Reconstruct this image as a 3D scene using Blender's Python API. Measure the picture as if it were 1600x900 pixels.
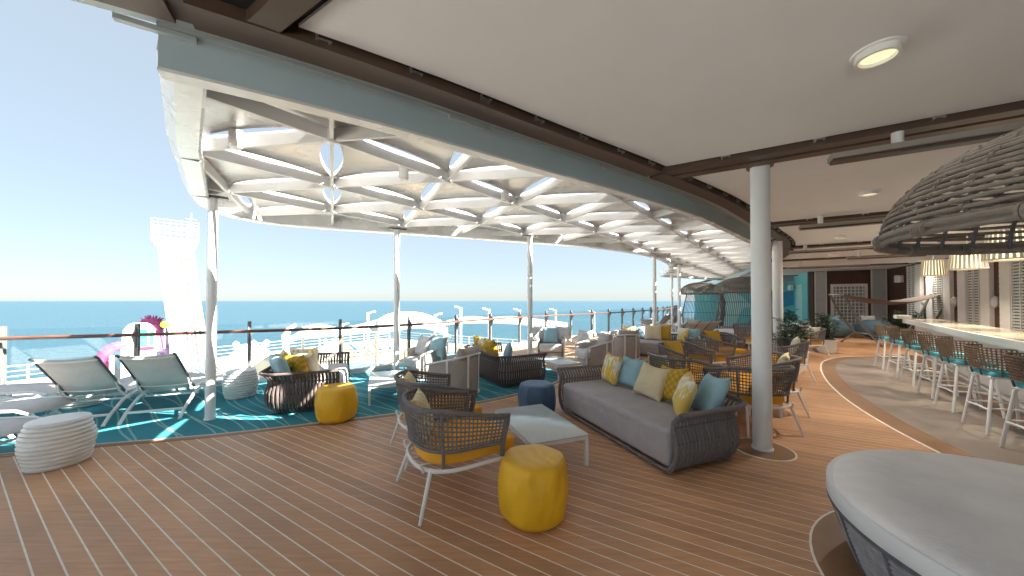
import bpy, bmesh, math, random
from mathutils import Vector, Matrix, noise
from mathutils.geometry import delaunay_2d_cdt
import numpy as np
random.seed(7)
R = math.radians
scene = bpy.context.scene
C = scene.collection
for o in list(bpy.data.objects):
    bpy.data.objects.remove(o)

# ------------------------------------------------------------------ camera
cd = bpy.data.cameras.new('camera')
cam = bpy.data.objects.new('camera', cd)
C.objects.link(cam)
cam.location = (0, 0, 1.65)
cam.rotation_euler = (R(90.76), 0, 0)
cd.sensor_width = 36
cd.lens = 36 * 530 / 1600
cd.shift_y = 13 / 1600
cd.clip_start = 0.05
cd.clip_end = 60000
scene.camera = cam

# ------------------------------------------------------------------ sky and sun
SUN_EL, SUN_AZ = 40.0, 101.0          # azimuth from +Y towards +X: sun behind the camera, to its right
w = bpy.data.worlds.new('World')
scene.world = w
w.use_nodes = True
nt = w.node_tree
bg = nt.nodes['Background']
sky = nt.nodes.new('ShaderNodeTexSky')
sky.sky_type = 'NISHITA'
sky.sun_disc = False
sky.sun_elevation = R(SUN_EL)
sky.sun_rotation = R(SUN_AZ)
sky.altitude = 0
sky.air_density = 1.0
sky.dust_density = .5
sky.ozone_density = 4.0
veil = nt.nodes.new('ShaderNodeMix')          # thin even high haze over the whole sky
veil.data_type = 'RGBA'
veil.inputs['Factor'].default_value = .80
veil.inputs['B'].default_value = (1.68, 1.92, 2.0, 1)
nt.links.new(sky.outputs[0], veil.inputs['A'])
nt.links.new(veil.outputs['Result'], bg.inputs['Color'])
bg.inputs['Strength'].default_value = 0.05
sd = bpy.data.lights.new('sun', 'SUN')
sd.energy = 5.0
sd.angle = R(0.53)
sd.color = (1.0, 0.93, 0.82)
sun = bpy.data.objects.new('sun', sd)
C.objects.link(sun)
_d = Vector((math.sin(R(SUN_AZ)) * math.cos(R(SUN_EL)), math.cos(R(SUN_AZ)) * math.cos(R(SUN_EL)), math.sin(R(SUN_EL))))
sun.rotation_euler = _d.to_track_quat('Z', 'Y').to_euler()
sun.location = (0, -20, 40)
vs = scene.view_settings
vs.view_transform = 'Standard'
vs.look = 'None'
vs.exposure = 2.9
vs.gamma = 1.0
scene.cycles.max_bounces = 9
scene.cycles.diffuse_bounces = 6
scene.cycles.glossy_bounces = 3
scene.cycles.transparent_max_bounces = 64
scene.cycles.sample_clamp_indirect = 6

# ------------------------------------------------------------------ helpers
def LT(l, t, z=None):
    """ship axes (l along the ship, t to port) to world"""
    x, y = .512 * l - .859 * t, .859 * l + .512 * t
    return (x, y) if z is None else Vector((x, y, z))

def toLT(x, y):
    return .512 * x + .859 * y, -.859 * x + .512 * y

def spline(pts, n=8):
    p = [Vector(q).to_2d() for q in pts]
    p = [2 * p[0] - p[1]] + p + [2 * p[-1] - p[-2]]
    out = []
    for i in range(1, len(p) - 2):
        for k in range(n):
            t = k / n
            a, b, c, d = p[i - 1], p[i], p[i + 1], p[i + 2]
            out.append(.5 * ((2 * b) + (c - a) * t + (2 * a - 5 * b + 4 * c - d) * t * t + (3 * b - 3 * c + d - a) * t ** 3))
    out.append(p[-2])
    return out

def offset(path, o):
    out = []
    for i, q in enumerate(path):
        d = path[min(i + 1, len(path) - 1)] - path[max(i - 1, 0)]
        d.normalize()
        out.append(q + Vector((-d.y, d.x)) * o)
    return out

def resample(path, step):
    d = [0]
    for a, b in zip(path, path[1:]):
        d.append(d[-1] + (b - a).length)
    n = max(1, round(d[-1] / step))
    xs = np.interp(np.linspace(0, d[-1], n + 1), d, [q[0] for q in path])
    ys = np.interp(np.linspace(0, d[-1], n + 1), d, [q[1] for q in path])
    return [Vector((a, b)) for a, b in zip(xs, ys)]

class MB:
    def __init__(self):
        self.v, self.f = [], []
    def add(self, vs, fs, M=None):
        n = len(self.v)
        for p in vs:
            p = Vector(p)
            self.v.append(M @ p if M else p)
        self.f += [tuple(i + n for i in f) for f in fs]
        return self
    def box(self, c, s, rz=0, M=None):
        x, y, z = s[0] / 2, s[1] / 2, s[2] / 2
        vs = [(-x, -y, -z), (x, -y, -z), (x, y, -z), (-x, y, -z), (-x, -y, z), (x, -y, z), (x, y, z), (-x, y, z)]
        m = Matrix.Translation(c) @ Matrix.Rotation(rz, 4, 'Z')
        if M: m = M @ m
        return self.add(vs, [(0, 3, 2, 1), (4, 5, 6, 7), (0, 1, 5, 4), (1, 2, 6, 5), (2, 3, 7, 6), (3, 0, 4, 7)], m)
    def bar(self, a, b, w, h, up=(0, 0, 1)):
        a, b = Vector(a), Vector(b)
        d = (b - a)
        L = d.length
        d.normalize()
        s = d.cross(Vector(up))
        if s.length < 1e-4: s = d.cross(Vector((1, 0, 0)))
        s.normalize()
        u = s.cross(d)
        vs = []
        for p in (a, b):
            for i, j in ((-1, -1), (1, -1), (1, 1), (-1, 1)):
                vs.append(p + s * (i * w / 2) + u * (j * h / 2))
        return self.add(vs, [(0, 1, 2, 3), (7, 6, 5, 4), (0, 4, 5, 1), (1, 5, 6, 2), (2, 6, 7, 3), (3, 7, 4, 0)])
    def tube(self, pts, r, n=6, closed=False, cap=True, flat=1.0, ref=None):
        pts = [Vector(p) for p in pts]
        m = len(pts)
        rs = r if isinstance(r, (list, tuple)) else [r] * m
        vs, prev = [], None
        for i, p in enumerate(pts):
            a = pts[(i - 1) % m] if (closed or i > 0) else p
            b = pts[(i + 1) % m] if (closed or i < m - 1) else p
            d = (b - a)
            if d.length < 1e-9: d = Vector((0, 0, 1))
            d.normalize()
            if ref is not None:
                u = Vector(ref[i] if isinstance(ref, list) else ref)
                u = u - d * u.dot(d)
            elif prev is None:
                u = d.orthogonal()
            else:
                u = prev - d * prev.dot(d)
            if u.length < 1e-6: u = d.orthogonal()
            u.normalize()
            prev = u
            s = d.cross(u)
            for k in range(n):
                ang = 2 * math.pi * (k + .5) / n
                vs.append(p + u * (math.cos(ang) * rs[i] * flat) + s * (math.sin(ang) * rs[i]))
        fs = []
        for i in range(m if closed else m - 1):
            j = (i + 1) % m
            for k in range(n):
                k2 = (k + 1) % n
                fs.append((i * n + k, i * n + k2, j * n + k2, j * n + k))
        if cap and not closed:
            fs.append(tuple(reversed(range(n))))
            fs.append(tuple((m - 1) * n + k for k in range(n)))
        return self.add(vs, fs)
    def lathe(self, prof, n=24, M=None, warp=None):
        vs, fs = [], []
        for i, (r, z) in enumerate(prof):
            for k in range(n):
                a = 2 * math.pi * k / n
                rr = r * (warp(a, z) if warp else 1)
                vs.append((rr * math.cos(a), rr * math.sin(a), z))
        for i in range(len(prof) - 1):
            for k in range(n):
                k2 = (k + 1) % n
                fs.append((i * n + k, i * n + k2, (i + 1) * n + k2, (i + 1) * n + k))
        fs.append(tuple(reversed(range(n))))
        fs.append(tuple((len(prof) - 1) * n + k for k in range(n)))
        return self.add(vs, fs, M)
    def prism(self, poly, z0, z1, M=None):
        n = len(poly)
        vs = [(p[0], p[1], z0) for p in poly] + [(p[0], p[1], z1) for p in poly]
        area = sum(poly[i][0] * poly[(i + 1) % n][1] - poly[(i + 1) % n][0] * poly[i][1] for i in range(n))
        bot, top = tuple(range(n)), tuple(range(n, 2 * n))
        sides = [(i, (i + 1) % n, n + (i + 1) % n, n + i) for i in range(n)]
        if area > 0:
            fs = [tuple(reversed(bot)), top] + sides
        else:
            fs = [bot, tuple(reversed(top))] + [tuple(reversed(s)) for s in sides]
        return self.add(vs, fs, M)
    def sweep(self, path, prof, closed_prof=True):
        """prof: list of (offset to the left of the path, z)"""
        n = len(prof)
        vs, fs = [], []
        for i, q in enumerate(path):
            d = path[min(i + 1, len(path) - 1)] - path[max(i - 1, 0)]
            d.normalize()
            nn = Vector((-d.y, d.x))
            for o, z in prof:
                vs.append((q.x + nn.x * o, q.y + nn.y * o, z))
        for i in range(len(path) - 1):
            for k in range(n if closed_prof else n - 1):
                k2 = (k + 1) % n
                fs.append((i * n + k, (i + 1) * n + k, (i + 1) * n + k2, i * n + k2))
        if closed_prof:
            fs.append(tuple(range(n)))
            fs.append(tuple(reversed([(len(path) - 1) * n + k for k in range(n)])))
        return self.add(vs, fs)
    def mesh(self, name, mat, smooth=True, ang=35, fixn=True):
        me = bpy.data.meshes.new(name)
        me.from_pydata([tuple(p) for p in self.v], [], self.f)
        if fixn:
            bm = bmesh.new()
            bm.from_mesh(me)
            bmesh.ops.recalc_face_normals(bm, faces=bm.faces)
            bm.to_mesh(me)
            bm.free()
        me.materials.append(mat)
        if smooth:
            me.shade_smooth()
            me.set_sharp_from_angle(angle=R(ang))
        return me
    def build(self, name, mat, parent=None, smooth=True, ang=35, loc=None, rz=0, kind=None, fixn=True):
        return link(name, self.mesh(name, mat, smooth, ang, fixn), parent, loc, rz, kind)

def link(name, me, parent=None, loc=None, rz=0, kind=None):
    o = bpy.data.objects.new(name, me)
    C.objects.link(o)
    if parent: o.parent = parent
    if loc is not None: o.location = loc
    if rz: o.rotation_euler = (0, 0, rz)
    if kind: o['kind'] = kind
    return o

def tag(o, label, cat, group=None):
    o['label'] = label
    o['category'] = cat
    if group: o['group'] = group
    return o

def thing(name, label, cat, loc=(0, 0, 0), rz=0, group=None):
    o = bpy.data.objects.new(name, None)
    o.empty_display_size = .1
    C.objects.link(o)
    o.location = loc
    o.rotation_euler = (0, 0, rz)
    return tag(o, label, cat, group)

def dup(root, label, loc, rz, group=None):
    r = root.copy()
    C.objects.link(r)
    r.location = loc
    r.rotation_euler = (0, 0, rz)
    r['label'] = label
    if group: r['group'] = group
    for ch in list(root.children):
        c = ch.copy()
        C.objects.link(c)
        c.parent = r
        for g in ch.children:
            d = g.copy()
            C.objects.link(d)
            d.parent = c
    return r

def rounded(sx, sy, sz, r, seg=3, name='block', mat=None, puff=0, sub=0):
    """bevelled box, z from 0 to sz; sub>0 cuts the faces so they can puff"""
    bm = bmesh.new()
    bmesh.ops.create_cube(bm, size=1)
    bmesh.ops.scale(bm, vec=(sx, sy, sz), verts=bm.verts)
    bmesh.ops.translate(bm, vec=(0, 0, sz / 2), verts=bm.verts)
    bmesh.ops.bevel(bm, geom=bm.edges[:] , offset=r, segments=seg, profile=.5, affect='EDGES')
    if sub:
        bmesh.ops.subdivide_edges(bm, edges=[e for e in bm.edges if e.calc_length() > r * 2.5], cuts=sub, use_grid_fill=True)
        for v in bm.verts:
            n = noise.noise(v.co * 3.1) * .012 + noise.noise(v.co * 9) * .004
            fx = 1 - (2 * v.co.x / sx) ** 2
            fy = 1 - (2 * v.co.y / sy) ** 2
            fz = 1 - (2 * v.co.z / sz - 1) ** 2
            if v.co.z > sz * .75: v.co.z += (puff + n) * max(fx, 0) * max(fy, 0)
            elif abs(v.co.x) > sx * .4: v.co.x += math.copysign(puff + n, v.co.x) * max(fy, 0) * max(fz, 0)
            elif abs(v.co.y) > sy * .4: v.co.y += math.copysign(puff + n, v.co.y) * max(fx, 0) * max(fz, 0)
    me = bpy.data.meshes.new(name)
    bm.to_mesh(me)
    bm.free()
    if mat: me.materials.append(mat)
    me.shade_smooth()
    me.set_sharp_from_angle(angle=R(50))
    return me

# ------------------------------------------------------------------ materials
def newmat(name):
    m = bpy.data.materials.new(name)
    m.use_nodes = True
    nt = m.node_tree
    return m, nt, nt.nodes['Principled BSDF'], nt.nodes.new, nt.links.new

def mat(name, col, rough=.6, var=.12, vs=5, bump=.15, bs=60, metal=0, spec=.5, stretch=(1, 1, 1), dist=.01, wrinkle=0, relief=0):
    m, nt, b, N, L = newmat(name)
    tc = N('ShaderNodeTexCoord')
    mp = N('ShaderNodeMapping')
    mp.inputs['Scale'].default_value = stretch
    L(tc.outputs['Object'], mp.inputs[0])
    n1 = N('ShaderNodeTexNoise')
    n1.inputs['Scale'].default_value = vs
    n1.inputs['Detail'].default_value = 6
    n1.inputs['Roughness'].default_value = .62
    L(mp.outputs[0], n1.inputs[0])
    mr = N('ShaderNodeMapRange')
    mr.inputs['From Min'].default_value = .3
    mr.inputs['From Max'].default_value = .7
    mr.inputs['To Min'].default_value = 1 - var
    mr.inputs['To Max'].default_value = 1 + var
    L(n1.outputs[0], mr.inputs[0])
    mx = N('ShaderNodeVectorMath')
    mx.operation = 'MULTIPLY'
    mx.inputs[0].default_value = col
    L(mr.outputs[0], mx.inputs[1])
    L(mx.outputs[0], b.inputs['Base Color'])
    r2 = N('ShaderNodeMapRange')
    r2.inputs['To Min'].default_value = max(0, rough - .12)
    r2.inputs['To Max'].default_value = min(1, rough + .12)
    L(n1.outputs[0], r2.inputs[0])
    L(r2.outputs[0], b.inputs['Roughness'])
    b.inputs['Metallic'].default_value = metal
    b.inputs['Specular IOR Level'].default_value = spec
    if bump:
        n2 = N('ShaderNodeTexNoise')
        n2.inputs['Scale'].default_value = bs
        n2.inputs['Detail'].default_value = 4
        L(mp.outputs[0], n2.inputs[0])
        bp = N('ShaderNodeBump')
        bp.inputs['Strength'].default_value = bump
        bp.inputs['Distance'].default_value = dist
        L(n2.outputs[0], bp.inputs['Height'])
        last = bp
        if wrinkle:
            n4 = N('ShaderNodeTexNoise')
            n4.inputs['Scale'].default_value = 4.5
            n4.inputs['Detail'].default_value = 3
            n4.inputs['Distortion'].default_value = 1.8
            L(tc.outputs['Object'], n4.inputs[0])
            b4 = N('ShaderNodeBump')
            b4.inputs['Strength'].default_value = wrinkle
            b4.inputs['Distance'].default_value = .05
            L(n4.outputs[0], b4.inputs['Height'])
            L(last.outputs[0], b4.inputs['Normal'])
            last = b4
        if relief:
            wv = N('ShaderNodeTexWave')
            wv.inputs['Scale'].default_value = 3.2
            wv.inputs['Distortion'].default_value = 9
            wv.inputs['Detail'].default_value = 1.5
            wv.inputs['Detail Scale'].default_value = .8
            L(tc.outputs['Object'], wv.inputs[0])
            b5 = N('ShaderNodeBump')
            b5.inputs['Strength'].default_value = relief
            b5.inputs['Distance'].default_value = .03
            L(wv.outputs['Fac'], b5.inputs['Height'])
            L(last.outputs[0], b5.inputs['Normal'])
            last = b5
        L(last.outputs[0], b.inputs['Normal'])
    return m

def emis(name, col, s, base=(.8, .8, .8)):
    m, nt, b, N, L = newmat(name)
    b.inputs['Base Color'].default_value = (*base, 1)
    b.inputs['Emission Color'].default_value = (*col, 1)
    b.inputs['Emission Strength'].default_value = s
    return m

def pattern(name, c1, c2, scale, kind='ikat', c3=None):
    """two-tone woven pillow cover"""
    m, nt, b, N, L = newmat(name)
    tc = N('ShaderNodeTexCoord')
    mp = N('ShaderNodeMapping')
    L(tc.outputs['Object'], mp.inputs[0])
    ramp = N('ShaderNodeValToRGB')
    if kind == 'ikat':
        mp.inputs['Scale'].default_value = (scale, scale, scale * .32)
        t = N('ShaderNodeTexNoise')
        t.inputs['Scale'].default_value = 1
        t.inputs['Detail'].default_value = 3
        t.inputs['Roughness'].default_value = .7
        L(mp.outputs[0], t.inputs[0])
        out = t.outputs[0]
        ramp.color_ramp.elements[0].position = .47
        ramp.color_ramp.elements[1].position = .53
    elif kind == 'stripe':
        mp.inputs['Rotation'].default_value = (0, R(35), 0)
        t = N('ShaderNodeTexWave')
        t.inputs['Scale'].default_value = scale
        t.inputs['Distortion'].default_value = 3
        t.inputs['Detail'].default_value = 3
        L(mp.outputs[0], t.inputs[0])
        out = t.outputs['Fac']
        ramp.color_ramp.elements[0].position = .45
        ramp.color_ramp.elements[1].position = .6
    else:
        mp.inputs['Rotation'].default_value = (0, R(45), 0)
        mp.inputs['Scale'].default_value = (scale, .01, scale)
        t = N('ShaderNodeTexVoronoi')
        t.inputs['Scale'].default_value = 1
        t.inputs['Randomness'].default_value = .0
        t.distance = 'MANHATTAN'
        L(mp.outputs[0], t.inputs[0])
        out = t.outputs['Distance']
        ramp.color_ramp.elements[0].position = .30
        ramp.color_ramp.elements[1].position = .62
    L(out, ramp.inputs[0])
    ramp.color_ramp.elements[0].color = (*c1, 1)
    ramp.color_ramp.elements[1].color = (*c2, 1)
    L(ramp.outputs[0], b.inputs['Base Color'])
    b.inputs['Roughness'].default_value = .85
    n2 = N('ShaderNodeTexNoise')
    n2.inputs['Scale'].default_value = 160
    L(tc.outputs['Object'], n2.inputs[0])
    bp = N('ShaderNodeBump')
    bp.inputs['Strength'].default_value = .35
    bp.inputs['Distance'].default_value = .004
    L(n2.outputs[0], bp.inputs['Height'])
    L(bp.outputs[0], b.inputs['Normal'])
    return m

M = {}
M['white_metal'] = mat('white_powder_coat', (.74, .74, .73), .38, .05, 4, .06, 120)
M['column'] = mat('column_paint', (.78, .79, .80), .35, .05, 2, .05, 30)
M['canopy'] = mat('canopy_paint', (.68, .68, .68), .26, .10, 1.7, .16, 5, dist=.03, spec=.8)
M['canopy_beam'] = mat('canopy_beam_paint', (.66, .66, .66), .4, .08, 3, .05, 40)
M['fascia'] = mat('fascia_paint', (.37, .47, .52), .42, .07, 1.3, .10, 2.5, dist=.03)
M['soffit'] = mat('soffit_paint', (.42, .49, .52), .4, .06, 1.5, .05, 3, dist=.02)
M['ceiling'] = mat('ceiling_panel_paint', (.72, .74, .775), .75, .05, .6, .25, 90, dist=.004)
M['brown'] = mat('brown_bronze_metal', (.08, .050, .036), .42, .16, 3, .08, 40)
M['black'] = mat('black_void', (.012, .012, .013), .8, .1)
M['steel'] = mat('brushed_steel', (.5, .5, .5), .35, .1, 20, .1, 200, metal=.9)
M['dark_metal'] = mat('dark_grey_metal', (.085, .09, .095), .45, .15, 4, .08, 60)
M['post'] = mat('post_grey_metal', (.15, .155, .15), .42, .2, 5, .12, 50)
M['rail_wood'] = mat('varnished_rail_wood', (.14, .05, .03), .35, .3, 14, .1, 80, stretch=(.3, .3, 2))
M['rope'] = mat('grey_rope', (.165, .15, .15), .85, .22, 30, .6, 240, dist=.006)
M['rope_brown'] = mat('brown_rope', (.12, .095, .088), .85, .25, 30, .6, 240, dist=.006)
M['rattan'] = mat('weathered_rattan', (.20, .17, .145), .7, .28, 12, .5, 120, dist=.006)
M['rattan_dark'] = mat('dark_rattan', (.10, .105, .12), .65, .3, 14, .5, 120, dist=.006)
M['stool_weave'] = mat('brown_cane_weave', (.17, .115, .075), .8, .3, 26, .6, 160, dist=.006)
M['yellow'] = mat('mustard_cushion_fabric', (.78, .37, .025), .85, .1, 5, .35, 260, dist=.004)
M['pouf_yellow'] = mat('yellow_moulded_pouf', (.76, .42, .012), .45, .12, 4, .12, 30, relief=.10)
M['pouf_blue'] = mat('navy_moulded_pouf', (.045, .10, .19), .45, .14, 4, .12, 30, relief=.10)
M['pouf_white'] = mat('white_moulded_stool', (.80, .79, .76), .42, .05, 4, .08, 30)
M['grey_fabric'] = mat('grey_sofa_fabric', (.40, .37, .38), .9, .08, 7, .35, 300, dist=.004, wrinkle=.35)
M['taupe_fabric'] = mat('taupe_chair_fabric', (.40, .36, .335), .9, .09, 7, .35, 300, dist=.004, wrinkle=.35)
M['light_fabric'] = mat('pale_grey_cushion_fabric', (.58, .56, .55), .9, .08, 7, .35, 300, dist=.004, wrinkle=.35)
M['base_weave'] = mat('grey_base_weave', (.30, .305, .33), .6, .3, 18, .5, 120, dist=.006)
M['daybed_fabric'] = mat('white_daybed_fabric', (.82, .82, .84), .9, .08, 2.6, .6, 70, dist=.006, wrinkle=.12)
M['piping'] = mat('white_vinyl_band', (.70, .72, .74), .6, .04, 5, .1, 60)
M['blue_fabric'] = mat('pale_blue_fabric', (.30, .47, .54), .9, .08, 8, .35, 240, dist=.004, wrinkle=.35)
M['beige_fabric'] = mat('cream_beige_fabric', (.66, .55, .36), .9, .08, 8, .35, 240, dist=.004, wrinkle=.35)
M['cream_fabric'] = mat('cream_fabric', (.72, .66, .52), .9, .08, 8, .35, 240, dist=.004, wrinkle=.35)
M['ikat'] = pattern('yellow_white_ikat', (.70, .68, .60), (.68, .42, .03), 14)
M['gold'] = pattern('gold_damask', (.58, .37, .03), (.42, .24, .02), 16, 'damask')
M['stripe'] = pattern('yellow_cream_stripe', (.76, .71, .58), (.72, .50, .12), 9, 'ikat')
M['creamdam'] = pattern('cream_yellow_damask', (.74, .68, .52), (.62, .50, .22), 18, 'damask')
M['tabletop'] = mat('pale_table_laminate', (.58, .63, .64), .16, .04, 3, .02, 40)
M['sling'] = mat('grey_textilene', (.60, .58, .56), .7, .06, 10, .3, 500, dist=.002)
M['teal_seat'] = mat('turquoise_seat_fabric', (.10, .46, .55), .85, .08, 9, .3, 240, dist=.004)
M['white_wall'] = mat('white_wall_paint', (.76, .76, .75), .55, .05, 2, .06, 20)
M['louvre'] = mat('grey_louvre_paint', (.52, .53, .55), .5, .06, 5, .05, 60)
M['dark_wood'] = mat('dark_red_wood_cladding', (.075, .028, .018), .5, .35, 7, .2, 40, stretch=(3, 3, .25))
M['counter'] = mat('pale_stone_counter', (.62, .52, .42), .14, .16, 4, .03, 20)
M['counter_edge'] = mat('white_counter_edge', (.78, .78, .77), .35, .05, 3, .05, 30)
M['mural_teal'] = mat('mural_turquoise', (.16, .55, .60), .6, .08, 2, .1, 30)
M['mural_blue'] = mat('mural_blue', (.05, .30, .50), .6, .08, 2, .1, 30)
M['mural_pale'] = mat('mural_pale_aqua', (.42, .70, .70), .6, .08, 2, .1, 30)
M['hammock'] = mat('brown_hammock_canvas', (.16, .125, .105), .9, .12, 6, .3, 200)
M['beanbag'] = mat('slate_blue_beanbag', (.085, .15, .20), .9, .1, 5, .3, 200)
M['leaf'] = mat('dark_green_leaf', (.028, .075, .03), .5, .35, 9, .1, 40)
M['soil'] = mat('planter_soil', (.04, .028, .02), .95, .3, 20, .6, 40)
M['lampshade'] = emis('lit_lamp_diffuser', (1.0, .80, .46), .20, (.8, .76, .66))
M['slat_white'] = mat('white_lamp_slats', (.70, .66, .58), .6, .1, 9, .1, 60)
M['downlight'] = emis('lit_downlight', (1.0, .84, .50), .14, (.3, .3, .3))
M['pink'] = mat('pink_slide', (.42, .07, .22), .35, .1, 2, .05, 20)
M['purple'] = mat('purple_slide', (.20, .16, .40), .4, .15, 2, .05, 20)
M['yellow_ball'] = mat('yellow_ball', (.80, .68, .02), .35, .05)
M['sail'] = mat('white_sail_cloth', (.72, .69, .66), .8, .06, 1.2, .1, 30)
M['lower_deck'] = mat('lower_deck_paint', (.62, .56, .48), .7, .15, .5, .1, 10)
M['lower_white'] = mat('lower_deck_white', (.58, .575, .56), .5, .06, 1, .05, 20)
M['tan'] = mat('tan_lower_deck', (.55, .38, .18), .7, .12, .8, .1, 12)
M['blue_paint'] = mat('blue_lounger', (.10, .30, .60), .6, .1)
M['pool'] = mat('pool_water', (.10, .50, .62), .12, .1, 3, .3, 6)
M['glass_teal'] = mat('teal_window', (.05, .40, .42), .15, .08, 3, 0)
M['skin'] = mat('skin', (.45, .28, .2), .6, .05)
M['clothes_red'] = mat('red_shirt', (.5, .08, .06), .8, .1)
M['clothes_navy'] = mat('navy_swimwear', (.04, .06, .15), .8, .1)
M['ship'] = mat('ship_hull_paint', (.75, .75, .75), .45, .05)
M['trim'] = mat('beige_deck_trim', (.52, .45, .38), .6, .08, 6, .1, 60)
M['caulk'] = mat('pale_caulking', (.80, .76, .68), .75, .12, 12, .2, 90)
M['stone'] = mat('grey_brown_stone_floor', (.27, .22, .19), .42, .18, 2.2, .1, 14)
M['border_wood'] = mat('brown_border_board', (.27, .145, .075), .45, .16, 5, .12, 60)

def plank_mat():
    m, nt, b, N, L = newmat('teak_composite_plank')
    tc = N('ShaderNodeTexCoord')
    geo = N('ShaderNodeNewGeometry')
    oi = N('ShaderNodeObjectInfo')
    mp = N('ShaderNodeMapping')
    mp.inputs['Rotation'].default_value = (0, 0, R(30.8))
    mp.inputs['Scale'].default_value = (1.6, 26, 1)
    L(tc.outputs['Object'], mp.inputs[0])
    n1 = N('ShaderNodeTexNoise')
    n1.inputs['Scale'].default_value = 1.5
    n1.inputs['Detail'].default_value = 8
    n1.inputs['Roughness'].default_value = .68
    L(mp.outputs[0], n1.inputs[0])
    n3 = N('ShaderNodeTexNoise')
    n3.inputs['Scale'].default_value = 1.1
    n3.inputs['Detail'].default_value = 5
    L(tc.outputs['Object'], n3.inputs[0])
    ramp = N('ShaderNodeValToRGB')
    ramp.color_ramp.elements[0].position = .3
    ramp.color_ramp.elements[0].color = (.44, .225, .112, 1)
    ramp.color_ramp.elements[1].position = .72
    ramp.color_ramp.elements[1].color = (.60, .34, .19, 1)
    L(n1.outputs[0], ramp.inputs[0])
    mr = N('ShaderNodeMapRange')
    mr.inputs['To Min'].default_value = .84
    mr.inputs['To Max'].default_value = 1.10
    L(oi.outputs['Random'], mr.inputs[0])
    mr2 = N('ShaderNodeMapRange')
    mr2.inputs['From Min'].default_value = .3
    mr2.inputs['From Max'].default_value = .7
    mr2.inputs['To Min'].default_value = .80
    mr2.inputs['To Max'].default_value = 1.15
    L(n3.outputs[0], mr2.inputs[0])
    mu = N('ShaderNodeMath')
    mu.operation = 'MULTIPLY'
    L(mr.outputs[0], mu.inputs[0])
    L(mr2.outputs[0], mu.inputs[1])
    vm = N('ShaderNodeVectorMath')
    vm.operation = 'MULTIPLY'
    L(ramp.outputs[0], vm.inputs[0])
    L(mu.outputs[0], vm.inputs[1])
    L(vm.outputs[0], b.inputs['Base Color'])
    r2 = N('ShaderNodeMapRange')
    r2.inputs['To Min'].default_value = .30
    r2.inputs['To Max'].default_value = .62
    L(n3.outputs[0], r2.inputs[0])
    L(r2.outputs[0], b.inputs['Roughness'])
    b.inputs['Specular IOR Level'].default_value = .4
    bp = N('ShaderNodeBump')
    bp.inputs['Strength'].default_value = .12
    bp.inputs['Distance'].default_value = .004
    L(n1.outputs[0], bp.inputs['Height'])
    L(bp.outputs[0], b.inputs['Normal'])
    return m
M['plank'] = plank_mat()

def carpet_mat():
    m, nt, b, N, L = newmat('teal_carpet_with_pale_arcs')
    tc = N('ShaderNodeTexCoord')
    nz = N('ShaderNodeTexNoise')
    nz.inputs['Scale'].default_value = .35
    nz.inputs['Detail'].default_value = 1
    L(tc.outputs['Object'], nz.inputs[0])
    outs = []
    for (cx, cy, sc) in ((-14, -6, 1.15), (9.0, 21, 1.0)):
        mp = N('ShaderNodeMapping')
        mp.inputs['Location'].default_value = (-cx, -cy, 0)
        L(tc.outputs['Object'], mp.inputs[0])
        ad = N('ShaderNodeVectorMath')
        ad.operation = 'MULTIPLY_ADD'
        L(nz.outputs['Color'], ad.inputs[0])
        ad.inputs[1].default_value = (.8, .8, 0)
        L(mp.outputs[0], ad.inputs[2])
        wv = N('ShaderNodeTexWave')
        wv.wave_type = 'RINGS'
        wv.rings_direction = 'Z'
        wv.inputs['Scale'].default_value = sc
        L(ad.outputs[0], wv.inputs[0])
        rp = N('ShaderNodeValToRGB')
        rp.color_ramp.elements[0].position = .984
        rp.color_ramp.elements[1].position = .995
        L(wv.outputs['Fac'], rp.inputs[0])
        outs.append(rp.outputs[0])
    mxx = N('ShaderNodeMath')
    mxx.operation = 'MAXIMUM'
    L(outs[0], mxx.inputs[0])
    L(outs[1], mxx.inputs[1])
    fine = N('ShaderNodeTexNoise')
    fine.inputs['Scale'].default_value = 220
    L(tc.outputs['Object'], fine.inputs[0])
    big = N('ShaderNodeTexNoise')
    big.inputs['Scale'].default_value = .9
    big.inputs['Detail'].default_value = 5
    L(tc.outputs['Object'], big.inputs[0])
    rb = N('ShaderNodeValToRGB')
    rb.color_ramp.elements[0].position = .35
    rb.color_ramp.elements[0].color = (.018, .18, .23, 1)
    rb.color_ramp.elements[1].position = .7
    rb.color_ramp.elements[1].color = (.03, .26, .32, 1)
    L(big.outputs[0], rb.inputs[0])
    mc = N('ShaderNodeMix')
    mc.data_type = 'RGBA'
    L(mxx.outputs[0], mc.inputs['Factor'])
    L(rb.outputs[0], mc.inputs['A'])
    mc.inputs['B'].default_value = (.22, .42, .42, 1)
    L(mc.outputs['Result'], b.inputs['Base Color'])
    b.inputs['Roughness'].default_value = .9
    bp = N('ShaderNodeBump')
    bp.inputs['Strength'].default_value = .5
    bp.inputs['Distance'].default_value = .004
    L(fine.outputs[0], bp.inputs['Height'])
    L(bp.outputs[0], b.inputs['Normal'])
    return m
M['carpet'] = carpet_mat()

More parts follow.
